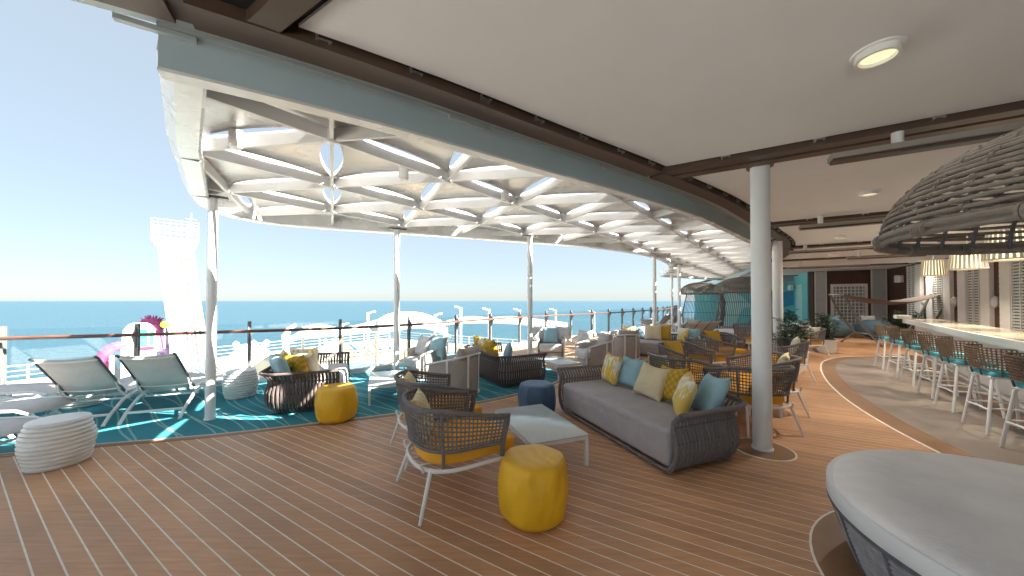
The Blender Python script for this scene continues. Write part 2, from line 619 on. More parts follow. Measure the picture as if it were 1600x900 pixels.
def sea_mat():
    m, nt, b, N, L = newmat('sea_water')
    tc = N('ShaderNodeTexCoord')
    mp = N('ShaderNodeMapping')
    mp.inputs['Rotation'].default_value = (0, 0, R(8))
    mp.inputs['Scale'].default_value = (1, 2.2, 1)
    L(tc.outputs['Object'], mp.inputs[0])
    acc = None
    for sc, amp in ((.012, .55), (.05, .6), (.2, .45)):
        n = N('ShaderNodeTexNoise')
        n.inputs['Scale'].default_value = sc
        n.inputs['Detail'].default_value = 5
        L(mp.outputs[0], n.inputs[0])
        mu = N('ShaderNodeMath')
        mu.operation = 'MULTIPLY_ADD'
        mu.inputs[1].default_value = amp
        L(n.outputs[0], mu.inputs[0])
        if acc: L(acc, mu.inputs[2])
        acc = mu.outputs[0]
    rp = N('ShaderNodeValToRGB')
    rp.color_ramp.elements[0].position = .66
    rp.color_ramp.elements[0].color = (.010, .036, .064, 1)
    rp.color_ramp.elements[1].position = .95
    rp.color_ramp.elements[1].color = (.03, .082, .12, 1)
    L(acc, rp.inputs[0])
    L(rp.outputs[0], b.inputs['Base Color'])
    b.inputs['Roughness'].default_value = .30
    b.inputs['IOR'].default_value = 1.33
    bp = N('ShaderNodeBump')
    bp.inputs['Strength'].default_value = .9
    bp.inputs['Distance'].default_value = 5.0
    L(acc, bp.inputs['Height'])
    L(bp.outputs[0], b.inputs['Normal'])
    return m
M['sea'] = sea_mat()

def glass_mat():
    m, nt, b, N, L = newmat('clear_balustrade_glass')
    out = nt.nodes['Material Output']
    tr = N('ShaderNodeBsdfTransparent')
    tr.inputs[0].default_value = (.93, .97, .97, 1)
    gl = N('ShaderNodeBsdfGlossy')
    gl.inputs['Roughness'].default_value = .03
    lw = N('ShaderNodeLayerWeight')
    lw.inputs['Blend'].default_value = .5
    pw = N('ShaderNodeMath')
    pw.operation = 'POWER'
    pw.inputs[1].default_value = 4.5
    L(lw.outputs['Facing'], pw.inputs[0])
    fr = N('ShaderNodeMath')
    fr.operation = 'MULTIPLY_ADD'
    fr.inputs[1].default_value = .55
    fr.inputs[2].default_value = .025
    L(pw.outputs[0], fr.inputs[0])
    mx = N('ShaderNodeMixShader')
    L(fr.outputs[0], mx.inputs[0])
    L(tr.outputs[0], mx.inputs[1])
    L(gl.outputs[0], mx.inputs[2])
    L(mx.outputs[0], out.inputs['Surface'])
    return m
M['glass'] = glass_mat()

# ================================================================== the setting
# sea
b = MB()
rings = [0, 60, 200, 600, 2000, 8000, 40000]
b.add([(-40000, -20000, 0), (40000, -20000, 0), (40000, 45000, 0), (-40000, 45000, 0)], [(0, 1, 2, 3)])
sea = b.build('sea', M['sea'], smooth=False, loc=(0, 0, -34), kind='structure')

# guiding curves (world X, Y)
RAIL = spline([(-12.5, 3.2), (-10.6, 4.3), (-9.2, 5.05), (-8.0, 5.6), (-6.75, 6.1), (-5.8, 6.6), (-4.5, 7.2), (-3.35, 8.0), (-2.15, 9.3), (-.75, 11.3),
               (.88, 13.3), (2.7, 15.0), (4.9, 17.2), (7.7, 20.5), (11.6, 25.6), (16, 33)], 8)
FASC_LT = [(-7, 8.4), (-4.5, 6.35), (-2, 4.55), (-.6, 3.55), (.62, 2.75), (1.7, 2.16), (2.87, 1.62), (4.2, 1.0), (5.99, .25), (7.49, -.22), (9.15, -.68),
           (11.2, -1.25), (13.4, -1.55), (15.6, -1.62), (19, -1.5), (23, -1.15), (28.1, -.5), (34, .4), (42, 2)]
FASC_LTs = spline(FASC_LT, 8)
FASC = [Vector(LT(p.x, p.y)) for p in FASC_LTs]
def fasc_t(l, o=0):
    c = FASC_LTs if o == 0 else offset(FASC_LTs, o)
    return float(np.interp(l, [p.x for p in c], [p.y for p in c]))
RAIL_LT = [Vector(toLT(p.x, p.y)) for p in RAIL]
def rail_t(l):
    return float(np.interp(l, [p.x for p in RAIL_LT], [p.y for p in RAIL_LT]))
CARPET_LT = spline([(-2.6, 9.2), (-1.2, 7.9), (.31, 6.59), (.94, 6.05), (1.73, 5.28), (2.57, 4.62), (3.3, 4.07), (4.38, 3.36), (5.3, 2.98), (6.2, 2.78), (6.8, 2.82), (7.3, 3.15),
                    (7.75, 3.75), (8.3, 4.7), (8.75, 5.6), (9.0, 6.05)], 8)
def carpet_t(l):
    return float(np.interp(l, [p.x for p in CARPET_LT], [p.y for p in CARPET_LT]))
STONE_LT = spline([(3.2, -2.9), (4.0, -2.45), (4.7, -2.25), (5.45, -2.12), (6.25, -1.99), (7.28, -1.91), (8.3, -1.92), (9.55, -2.02), (11.04, -2.25), (12.4, -2.6), (13.5, -3.2), (14.2, -4.1), (14.5, -5.2)], 6)
def stone_t(l):
    if l < 3.2: return -8.5
    if l > 14.5: return -7.2
    return float(np.interp(l, [p.x for p in STONE_LT], [p.y for p in STONE_LT]))
BED = Vector((2.9, 1.62))

# deck slab with caulked planks
deckpoly = [(p.x, p.y) for p in RAIL] + [LT(40, -12), LT(-9, -12), LT(-9, 9)]
deck = MB().prism(deckpoly, -.45, -.0015).build('deck', M['caulk'], smooth=False, kind='structure')
PITCH, GAP = .106, .0095
def plank_poly(l0, l1):
    tops, bots = [], []
    for l in np.linspace(l0, l1, 3):
        if -2.6 < l < 9.0: top = carpet_t(l) - .11
        else: top = rail_t(l) - .16
        tops.append((l, top))
        bots.append((l, stone_t(l) + (.03 if 3.2 <= l <= 14.5 else 0)))
    return [LT(*p) for p in bots] + [LT(*p) for p in reversed(tops)]
far = MB()
l = -1.4
while l < 26.2:
    poly = plank_poly(l + GAP / 2, l + PITCH - GAP / 2)
    if l < 12.5:
        MB().prism(poly, -.02, 0).build('plank', M['plank'], deck, smooth=False)
    else:
        far.prism(poly, -.02, 0)
    l += PITCH
far.build('distant_planking', M['plank'], deck, smooth=False, kind='stuff')

# carpet with its trim
CP = [Vector(LT(p.x, p.y)) for p in CARPET_LT]
a, z_ = CP[0], CP[-1]
ia = min(range(len(RAIL)), key=lambda i: (RAIL[i] - a).length)
iz = min(range(len(RAIL)), key=lambda i: (RAIL[i] - z_).length)
RIN = offset(RAIL, -.12)
poly = [tuple(p) for p in CP] + [tuple(RIN[i]) for i in range(iz, ia - 1, -1)]
MB().prism(poly, -.004, .008).build('carpet', M['carpet'], smooth=False, kind='structure')
MB().sweep(CP, [(-.075, -.004), (-.012, -.004), (-.012, .004), (-.075, .004)]).build('border_board', M['border_wood'], deck, smooth=False)
MB().sweep(CP, [(-.012, -.004), (.02, -.004), (.02, .012), (-.012, .012)]).build('carpet_trim', M['trim'], deck, smooth=False)
# stone floor of the bar, its border board and pale inlay
SP = [Vector(LT(p.x, p.y)) for p in STONE_LT]
poly = [tuple(p) for p in offset(SP, -.26)] + [LT(14.5, -9), LT(3.2, -9)]
MB().prism(poly, -.004, .003).build('bar_floor', M['stone'], smooth=False, kind='structure')
MB().sweep(SP, [(-.26, -.004), (0, -.004), (0, .001), (-.26, .001)]).build('border_board', M['border_wood'], deck, smooth=False)
MB().sweep(SP, [(0, -.004), (.028, -.004), (.028, .003), (0, .003)]).build('inlay_line', M['caulk'], deck, smooth=False)
def disc(c, r, z, m, name, parent, n=48):
    MB().prism([(c[0] + r * math.cos(2 * math.pi * k / n), c[1] + r * math.sin(2 * math.pi * k / n)) for k in range(n)], -.003, z).build(name, m, parent, smooth=False)
disc(BED, 1.13, .0045, M['caulk'], 'inlay_line', deck, 64)
disc(BED, 1.116, .0065, M['border_wood'], 'border_board', deck, 64)

# coaming along the deck edge
MB().sweep(RAIL, [(-.10, -.4), (.06, -.4), (.06, .10), (-.10, .10)]).build('coaming', M['lower_white'], deck, smooth=True)

# ------------------------------------------------------------------ ceiling
ZC = 3.18
CE = [-3.6, .78, 4.42, 8.45, 12.35, 16.2, 20.0, 26.2]
ceil = MB()
poly = [LT(p.x, p.y + .04) for p in FASC_LTs if p.x > -3.65] + [LT(42, -13), LT(-3.62, -13)]
ceil.prism(poly, ZC + .14, ZC + .32)
ceiling = ceil.build('ceiling', M['black'], smooth=False, kind='structure')
for i in range(len(CE) - 1):
    la, lb = CE[i], CE[i + 1]
    
    wall_t = -7.15
    # brown frame: along the curve and two cross members
    seg = [p for p in FASC_LTs if la + .03 <= p.x <= lb - .03]
    wide = .34 if i < 1 else 0
    ls = np.linspace(la + .03, lb - .03, 16)
    path = [Vector(LT(x, fasc_t(x))) for x in ls]
    MB().sweep(path, [(-.44 - wide, ZC - .05), (-.25, ZC - .05), (-.25, ZC + .10), (-.44 - wide, ZC + .10)]).build('edge_beam', M['brown'], ceiling, smooth=False)
    for x0, x1 in ((la + .03, la + .16 + wide), (lb - .16 - wide, lb - .03)):
        q = [LT(x0, fasc_t(x0) - .47 - wide), LT(x1, fasc_t(x1) - .47 - wide), LT(x1, wall_t), LT(x0, wall_t)]
        MB().prism(q, ZC - .045, ZC + .10).build('cross_beam', M['brown'], ceiling, smooth=False)
    MB().sweep(path, [(-.545 - wide, ZC + .022), (-.44 - wide, ZC + .022), (-.44 - wide, ZC + .05), (-.545 - wide, ZC + .05)]).build('shadow_gap', M['black'], ceiling, smooth=False)
    for x0, x1 in ((la + .16 + wide, la + .22 + wide), (lb - .22 - wide, lb - .16 - wide), (lb - .03, lb + .03)):
        q = [LT(x0, fasc_t(x0) - .47 - wide), LT(x1, fasc_t(x1) - .47 - wide), LT(x1, wall_t), LT(x0, wall_t)]
        MB().prism(q, ZC + .02, ZC + .05).build('shadow_gap', M['black'], ceiling, smooth=False)
    # white panel
    ls = np.linspace(la + .22 + wide, lb - .22 - wide, 14)
    q = [LT(x, fasc_t(x) - .545 - wide) for x in ls] + [LT(lb - .22 - wide, wall_t), LT(la + .22 + wide, wall_t)]
    MB().prism(q, ZC, ZC + .06).build('ceiling_panel', M['ceiling'], ceiling, smooth=False)
    # clips over the shadow gap
    if i in (1, 2, 3, 4):
        cm = MB()
        cm.box((0, 0, 0), (.018, .085, .012)).box((0, .03, -.012), (.05, .016, .016)).box((0, -.035, .01), (.016, .016, .05))
        cme = cm.mesh('clip', M['steel'], False)
        for x in np.arange(la + .35, lb - .3, .48):
            t = fasc_t(x) - .495
            link('clip', cme, ceiling, LT(x, t, ZC + .002), R(-30.8 - 25))
        for x, s in ((la + .19, 1), (lb - .19, -1)):
            for t in np.arange(fasc_t(x) - 1.1, -5.2, -.75):
                link('clip', cme, ceiling, LT(x, t, ZC + .002), R(59.2))
MB().sweep([p for p, q in zip(FASC, FASC_LTs) if q.x > -3.5], [(-.43, ZC - .03), (-.255, ZC - .03), (-.255, ZC + .09), (-.43, ZC + .09)]).build('beam_core', M['brown'], ceiling, smooth=False)
# soffit strip and downstand fascia
MB().sweep(FASC, [(-.25, ZC + .07), (.0, ZC + .07), (.0, ZC + .16), (-.25, ZC + .16)]).build('soffit_strip', M['soffit'], ceiling)
fi = [p for p, q in zip(FASC, FASC_LTs) if q.x >= .60]
fascia = thing('fascia', 'long curved blue grey steel fascia between the ceiling and the lattice canopy', 'fascia')
ch = [fi[k:k + 13] for k in range(0, len(fi) - 1, 12)]
for k, c in enumerate(ch):
    if len(c) > 1:
        MB().sweep(c, [(0, 3.0), (.0, 3.26), (.10, 3.30), (.10, 3.06), (.05, 3.0)]).build('fascia_plate', M['fascia'], fascia)
MB().sweep(fi, [(-.012, 2.978), (.09, 2.978), (.09, 2.998), (-.012, 2.998)]).build('bottom_flange', M['canopy'], fascia)
MB().sweep(fi, [(-.03, ZC + .045), (0, ZC + .045), (0, ZC + .069), (-.03, ZC + .069)]).build('drip_ridge', M['soffit'], fascia)
tmp = resample(fi, 1.9)
for p, q in zip(tmp, tmp[1:]):
    d = (q - p).normalized()
    n = Vector((d.y, -d.x))
    c = p + n * .02
    MB().box((c.x, c.y, 3.205), (.34, .035, .03), math.atan2(d.y, d.x)).build('light_slot', M['soffit'], fascia)

# ------------------------------------------------------------------ lattice canopy
ZP = 3.27
RIM_LT = spline([(1.66, 5.84), (1.95, 6.5), (2.45, 6.95), (3.1, 6.98), (3.9, 6.5), (4.87, 5.72), (6.0, 4.85), (7.2, 3.95), (8.5, 3.0), (10.0, 2.25), (11.5, 1.78), (13.2, 1.56),
                 (15.0, 1.55), (16.8, 1.72), (19, 2.1), (21, 2.6), (21.9, 2.55), (22.5, 2.2)], 6)
inner = [p + Vector((0, .02)) for p in offset(FASC_LTs, .05) if .63 <= p.x <= 27.6]
REG = [Vector(LT(p.x, p.y)) for p in inner] + [Vector(LT(p.x, p.y)) for p in reversed(RIM_LT)]
def inside(p, poly):
    c = False
    j = len(poly) - 1
    for i in range(len(poly)):
        a, b_ = poly[i], poly[j]
        if (a[1] > p[1]) != (b_[1] > p[1]) and p[0] < (b_[0] - a[0]) * (p[1] - a[1]) / (b_[1] - a[1]) + a[0]:
            c = not c
        j = i
    return c
REGL = [Vector(LT(p.x, p.y)) for p in offset(inner, .07)[1:]] + [Vector(LT(p.x, p.y)) for p in reversed(offset(RIM_LT, -.13))]
REG2 = REGL
canopy = thing('lattice_canopy', 'white lattice shade canopy of triangular panels with lens shaped slots', 'canopy')
O0, va, vb = Vector((-1.68, 3.14)), Vector((.88, 1.07)), Vector((-.68, 1.29))
def node(i, j): return O0 + va * i + vb * j
RNG = range(-14, 30)
edges = []
for i in RNG:
    for j in RNG:
        for di, dj in ((1, 0), (0, 1), (1, -1)):
            edges.append(((i, j), (i + di, j + dj)))
verts2, facesC = [], []
def addpoly(pl):
    n = len(verts2)
    verts2.extend(pl)
    facesC.append(list(range(n, n + len(pl))))
area = sum(REG[i].x * REG[(i + 1) % len(REG)].y - REG[(i + 1) % len(REG)].x * REG[i].y for i in range(len(REG)))
addpoly(REG if area > 0 else list(reversed(REG)))
HW = .115
beams = []
lens_n = 0
lips = []
for e in edges:
    p, q = node(*e[0]), node(*e[1])
    mid = (p + q) / 2
    if not (-8 < mid.x < 22 and 0 < mid.y < 34): continue
    ts = np.linspace(0, 1, 15)
    ins = [inside(p.lerp(q, t), REG) for t in ts]
    if not any(ins): continue
    run = [t for t, s in zip(ts, ins) if s]
    beams.append((p.lerp(q, run[0]), p.lerp(q, run[-1])))
    u = (q - p).normalized()
    n = Vector((-u.y, u.x))
    L = (q - p).length
    s0, s1 = .07, L - .07
    def lens(w, k):
        out = []
        m_ = 10
        for x in range(m_ + 1):
            f = x / m_
            out.append(p + u * (s0 + (s1 - s0) * f) + n * (w * math.sin(math.pi * f) ** .8 * k))
        return out
    up, dn = lens(HW, 1), lens(HW, -1)
    okp = [inside(x, REG2) for x in up + dn]
    if sum(okp) > .7 * len(okp):
        addpoly(dn[:-1] + list(reversed(up))[:-1])
        lens_n += 1
        lips.append((up, dn, n))
# the grid lines cut the sheet into panels
ed = []
vo, eo, fo, vor, eor, fori = delaunay_2d_cdt(verts2, ed, facesC, 1, 1e-5)
inv = Matrix(((va.x, vb.x), (va.y, vb.y))).inverted()
cells = {}
for f, src in zip(fo, fori):
    c = sum((vo[i] for i in f), Vector((0, 0))) / len(f)
    if 0 not in src or (len(src) > 1 and inside(c, REG2)): continue
    ij = inv @ (c - O0)
    i, j = math.floor(ij.x), math.floor(ij.y)
    up = (ij.x - i) + (ij.y - j) > 1
    cells.setdefault((i, j, up), []).append([vo[k] for k in f])
for key, tris in cells.items():
    mb = MB()
    for t in tris:
        mb.add([(p.x, p.y, ZP) for p in t], [tuple(range(len(t)))])
    me = mb.mesh('panel', M['canopy'], False)
    bm = bmesh.new()
    bm.from_mesh(me)
    bmesh.ops.remove_doubles(bm, verts=bm.verts, dist=1e-4)
    r_ = bmesh.ops.extrude_face_region(bm, geom=bm.faces[:])
    bmesh.ops.translate(bm, vec=(0, 0, .03), verts=[v for v in r_['geom'] if isinstance(v, bmesh.types.BMVert)])
    bmesh.ops.recalc_face_normals(bm, faces=bm.faces)
    bm.to_mesh(me)
    bm.free()
    link('panel', me, canopy)
for p, q in beams:
    d = (q - p)
    if d.length < .12: continue
    MB().bar((p.x, p.y, ZP - .078), (q.x, q.y, ZP - .078), .034, .115).build('beam', M['canopy_beam'], canopy, smooth=False)
# curved lips hanging from the slot edges
for up, dn, n in lips:
    mb = MB()
    for side, s in ((up, 1), (dn, -1)):
        vs, fs = [], []
        m_ = len(side)
        for k, x in enumerate(side):
            f = math.sin(math.pi * k / (m_ - 1))
            for w_, zz in ((.0, ZP - .018), (.006, ZP + .01), (.02, ZP + .05 * f + .031)):
                pp = x + n * (s * w_)
                vs.append((pp.x, pp.y, zz))
        for k in range(m_ - 1):
            if not (inside(side[k], REG2) and inside(side[k + 1], REG2)): continue
            for h in range(2):
                fs.append((k * 3 + h, (k + 1) * 3 + h, (k + 1) * 3 + h + 1, k * 3 + h + 1))
        mb.add(vs, fs)
    mb.build('slot_lip', M['canopy'], canopy)
# hub discs at nodes
hub = MB().lathe([(.045, -.0), (.055, .006), (.055, .11), (.02, .12)], 8)
hm = hub.mesh('hub', M['canopy_beam'], True)
for i in RNG:
    for j in RNG:
        p = node(i, j)
        if inside(p, REG): link('hub', hm, canopy, (p.x, p.y, ZP - .145))
# rim box round the free edges
left_end = [Vector(LT(.72, 2.82)), Vector(LT(1.1, 4.2)), Vector(LT(1.66, 5.84))]
right_end = [Vector(LT(22.5, 2.2)), Vector(LT(25, .9)), Vector(LT(27.6, -.45))]
rim = resample(left_end, .3) + [Vector(LT(p.x, p.y)) for p in RIM_LT[1:]] + resample(right_end, .3)[1:]
MB().sweep(rim, [(.02, ZP - .22), (-.12, ZP - .21), (-.14, ZP - .19), (-.14, ZP - .03), (-.14, ZP + .05), (.07, ZP + .07), (.09, ZP - .12)]).build('rim', M['canopy'], canopy)
for k in range(0, len(rim) - 6, 6):
    p, q = rim[k], rim[k + 1]
    d = (q - p).normalized()
    n = Vector((-d.y, d.x))
    c = p - n * .055
    MB().box((c.x, c.y, ZP - .217), (.012, .15, .012), math.atan2(d.y, d.x)).build('rim_joint', M['soffit'], canopy, smooth=False)
# small floodlights under the canopy
for (x, y) in ((-2.62, 3.2), (-1.3, 4.05), (-.1, 4.95)):
    mb = MB().lathe([(.045, 0), (.06, .02), (.06, .16), (.03, .17)], 12)
    mb.build('floodlight', M['white_metal'], canopy, loc=(x, y, ZP - .17))

# ------------------------------------------------------------------ columns
def column(x, y, r, top, label, plate=.16, flange=True, group='white round columns'):
    t = thing('column', label, 'column', (x, y, 0), 0, group)
    MB().lathe([(r, .004), (r, top)], 32).build('shaft', M['column'], t)
    MB().lathe([(r + .012, .004), (r + .010, .025), (r, .03)], 32).build('foot_collar', M['column'], t)
    if flange:
        MB().lathe([(r + .035, top - .03), (r + .035, top - .002)], 32).build('head_flange', M['dark_metal'], t)
    else:
        MB().box((0, 0, top - .02), (.34, .12, .03), .6).build('head_plate', M['dark_metal'], t, smooth=False)
    return t
column(2.79, 3.80, .092, ZC, 'thick white column in front of the rope chairs, its foot in an oval inlay')
disc((2.79, 3.80), .30, .0045, M['caulk'], 'inlay_line', deck)
disc((2.79, 3.80), .282, .0065, M['border_wood'], 'border_board', deck)
column(6.62, 8.45, .105, ZC, 'thick white column rising behind the dark green planter')
column(9.95, 13.05, .10, ZC, 'slim white column right behind the planter column, farthest under the ceiling')
for x, y, lab in ((-4.19, 4.73, 'white canopy column beside the two grey sun loungers, leftmost of all'),
                  (-2.33, 6.85, 'white canopy column behind the pale coffee table and the rope chairs'),
                  (.40, 7.60, 'white canopy column behind the dark woven sofa at mid picture'),
                  (4.60, 10.95, 'white canopy column standing behind the grey woven sofa with beige pillows'),
                  (6.65, 13.5, 'white canopy column near the end of the handrail beside the far loungers'),
                  (8.3, 17.6, 'thinnest white canopy column at the far corner of the lattice canopy')):
    column(x, y, .058, ZP - .15, lab, flange=False)

# ------------------------------------------------------------------ balustrade
rail = thing('railing', 'glass balustrade with brown wooden handrail and dark posts round the deck edge', 'railing')
RI = offset(RAIL, -.16)
hp = MB()
hp.tube([(p.x, p.y, 1.06) for p in RI], .026, 10, ref=(0, 0, 1), flat=.8)
hp.build('handrail', M['rail_wood'], rail)
MB().tube([(p.x, p.y, 1.032) for p in RI], .013, 6).build('rail_bracket_bar', M['dark_metal'], rail)
posts = [p for p in resample([q for q in RAIL], 1.62)]
PX = resample(RAIL, 1.62)
for k, p in enumerate(PX):
    d = (PX[min(k + 1, len(PX) - 1)] - PX[max(k - 1, 0)]).normalized()
    ang = math.atan2(d.y, d.x)
    n = Vector((d.y, -d.x))      # inboard
    po = MB()
    po.box((0, 0, .62), (.05, .012, 1.24)).box((0, -.035, .62), (.014, .06, 1.24)).box((0, -.07, .62), (.05, .012, 1.24))
    po.box((0, -.03, .11), (.14, .15, .012))
    o = po.build('post', M['post'], rail, smooth=False, loc=(p.x, p.y, 0), rz=ang)
    g = MB()
    g.add([(.006, -.076, 1.17), (.006, -.076, .80), (.006, -.20, 1.03), (.006, -.20, 1.045), (-.006, -.076, 1.17), (-.006, -.076, .80), (-.006, -.20, 1.03), (-.006, -.20, 1.045)],
          [(0, 1, 2, 3), (7, 6, 5, 4), (0, 4, 5, 1), (1, 5, 6, 2), (2, 6, 7, 3), (3, 7, 4, 0)])
    g.build('gusset', M['post'], o, smooth=False)
for k in range(len(PX) - 1):
    p, q = PX[k], PX[k + 1]
    d = (q - p).normalized()
    a, c = p + d * .05, q - d * .05
    MB().bar((a.x, a.y, .66), (c.x, c.y, .66), .010, 1.06).build('glass_pane', M['glass'], rail, smooth=False)

# ------------------------------------------------------------------ walls at the far end and behind the bar
LE, TS = 23.3, -7.2
def wbox(l0, l1, t0, t1, z0, z1):
    return MB().prism([LT(l0, t0), LT(l1, t0), LT(l1, t1), LT(l0, t1)], z0, z1)
def wall_end():
    t = thing('wall', 'dark wood end wall with grey louvre panels behind the hammock', 'wall')
    wbox(LE, LE + .2, -7.2, -4.45, 0, ZC).build('cladding', M['dark_wood'], t, smooth=False)
    for k in np.arange(-7.15, -4.5, .11):
        wbox(LE - .012, LE, k, k + .10, .02, ZC - .02).build('board', M['dark_wood'], t, smooth=False)
    for (t0, t1) in ((-4.52, -4.95), (-6.62, -7.12)):
        wbox(LE - .05, LE - .013, t0, t1, .02, ZC - .02).build('louvre_panel', M['louvre'], t, smooth=False)
        s = MB()
        for z in np.arange(.08, ZC - .08, .115):
            c = LT(LE - .065, (t0 + t1) / 2)
            s.box((c[0], c[1], z), (abs(t1 - t0) - .03, .03, .075), R(149.2))
        s.build('louvre_slats', M['louvre'], t, smooth=False, kind='stuff')
        for te in (t0, t1):
            wbox(LE - .09, LE - .012, te - .02, te + .02, 0, ZC - .01).build('frame_post', M['white_metal'], t, smooth=False)
    # lattice window
    fr = wbox(LE - .06, LE - .012, -6.48, -5.12, .15, 2.5).build('window_frame', M['white_wall'], t, smooth=False)
    wbox(LE - .066, LE - .06, -6.36, -5.24, .3, 2.36).build('pane', M['glass_grey'], fr, smooth=False)
    g = MB()
    for k in np.arange(-6.30, -5.25, .14):
        c = LT(LE - .075, k)
        g.box((c[0], c[1], 1.33), (.035, .012, 2.06), R(149.2))
    for z in np.arange(.36, 2.36, .17):
        c = LT(LE - .078, -5.8)
        g.box((c[0], c[1], z), (1.12, .012, .04), R(149.2))
    g.build('lattice', M['white_wall'], fr, smooth=False, kind='stuff')
M['glass_grey'] = mat('grey_window_glass', (.22, .24, .26), .1, .2, 2, 0)
wall_end()
def wall_side():
    t = thing('wall', 'white shutter wall with dark gaps running behind the bar', 'wall')
    wbox(-3.6, LE + .2, TS, TS - .2, 0, ZC).build('cladding', M['dark_wood'], t, smooth=False)
    for k in np.arange(21.2, 23.2, .11):
        wbox(k, k + .10, TS, TS + .014, .02, ZC - .02).build('board', M['dark_wood'], t, smooth=False)
    l = 21.62
    k = 0
    while l > 4:
        # white plank panel, lattice shutter, white panel, dark gap
        def panel(l0, l1):
            o = wbox(l0, l1, TS + .002, TS + .09, .02, ZC - .05).build('plank_panel', M['white_wall'], t, smooth=False)
            g = MB()
            for z in np.arange(.12, ZC - .1, .15):
                c = LT((l0 + l1) / 2, TS + .095)
                g.box((c[0], c[1], z), (abs(l1 - l0) - .01, .014, .135), R(59.2))
            g.build('boards', M['white_wall'], o, smooth=False, kind='stuff')
        if k: panel(l - .42, l)
        sh = wbox(l - 1.10, l - .46, TS + .002, TS + .05, .02, ZC - .05).build('shutter', M['glass_grey'], t, smooth=False)
        g = MB()
        for z in np.arange(.1, ZC - .1, .085):
            c = LT(l - .78, TS + .075)
            g.box((c[0], c[1], z), (.62, .03, .045), R(59.2))
        for x in (l - .47, l - .78, l - 1.09):
            c = LT(x, TS + .08)
            g.box((c[0], c[1], ZC / 2), (.035, .045, ZC - .1), R(59.2))
        g.build('shutter_slats', M['louvre_w'], sh, smooth=False, kind='stuff')
        panel(l - 1.56, l - 1.14)
        l -= 1.98
        k += 1
    return t
M['louvre_w'] = mat('pale_shutter_slats', (.62, .63, .62), .5, .06, 5, .05, 60)
wall_side()
# mural niche
mu = thing('mural_wall', 'turquoise painted mural wall with a blue whale back shape at the far end', 'wall')
MLN = 27.2
wbox(LE + .2, MLN, -4.45, -4.30, 0, ZC).build('side_wall', M['mural_teal'], mu, smooth=False)
wbox(LE - .02, LE + .2, -4.44, -4.25, 0, ZC).build('corner_post', M['dark_metal'], mu, smooth=False)
wbox(MLN, MLN + .2, -4.3, 1.2, 0, ZC - .35).build('end_wall', M['mural_teal'], mu, smooth=False)
def mural(pts, m, name, dz):
    b = MB()
    n = len(pts)
    fr = [LT(MLN - dz, t, z) for t, z in pts]
    bk = [LT(MLN + .01, t, z) for t, z in pts]
    b.add(fr + bk, [tuple(range(n)), tuple(range(2 * n - 1, n - 1, -1))] + [(i, (i + 1) % n, n + (i + 1) % n, n + i) for i in range(n)])
    b.build(name, m, mu, smooth=False)
def curve2(p): return [(q.x, q.y) for q in spline(p, 6)]
mural(curve2([(-4.28, 2.35), (-3.5, 2.1), (-2.7, 1.7), (-2.2, 1.0), (-1.9, .02)]) + curve2([(-3.0, .02), (-3.2, .7), (-3.7, 1.2), (-4.28, 1.4)]), M['mural_blue'], 'painted_whale_back', .006)
mural(curve2([(-1.9, 2.75), (-2.4, 2.5), (-2.9, 2.2), (-2.0, 2.25), (-1.7, 2.5)]), M['mural_blue'], 'painted_fin', .006)
mural(curve2([(-1.2, .02), (-1.6, 1.1), (-2.05, 1.3), (-1.5, 2.0), (-.9, 2.2), (-.3, 1.6), (-.1, .02)]), M['mural_pale'], 'painted_wave', .006)
bb = MB()
bb.prism([LT(25.0, -4.295), LT(26.6, -4.295), LT(26.6, -4.288), LT(25.0, -4.288)], 0.5, 2.6).build('painted_splash', M['mural_pale'], mu, smooth=False)
# loudspeakers
def speaker(l, t, z, rz, label):
    o = thing('loudspeaker', label, 'speaker', LT(l, t, z), rz, 'white wall speakers')
    link('cabinet', rounded(.2, .24, .32, .03, 2, 'cabinet', M['white_wall']), o)
    MB().box((.105, 0, .16), (.006, .19, .27)).build('grille', M['louvre'], o, smooth=False)
    MB().bar((-.08, 0, .16), (-.2, 0, .22), .03, .03).build('bracket', M['dark_metal'], o, smooth=False)
speaker(21.4, -6.95, 2.45, R(170), 'white loudspeaker tilted on the dark wood wall above the hammock')
speaker(26.7, -4.05, 2.3, R(170), 'small white loudspeaker high on the turquoise mural wall')
for l_, lab in ((15.89, 'oval white wall light in the dark gap right of the big pendant lamp'),
                (17.87, 'oval white wall light in the dark gap between the two full pendant lamps'),
                (19.85, 'oval white wall light in the dark gap behind the leftmost pendant lamp')):
    o = thing('wall_lamp', lab, 'wall light', LT(l_, TS + .02, 1.62), R(59.2), 'oval wall lights behind the bar')
    MB().lathe([(.03, 0), (.10, .02), (.115, .07), (.08, .12), (.02, .135)], 20, Matrix.Rotation(R(-90), 4, 'X') @ Matrix.Scale(1.5, 4, (0, 1, 0))).build('diffuser', M['lower_white'], o)
    MB().box((0, .01, 0), (.12, .02, .3)).build('back_plate', M['steel'], o, smooth=False)

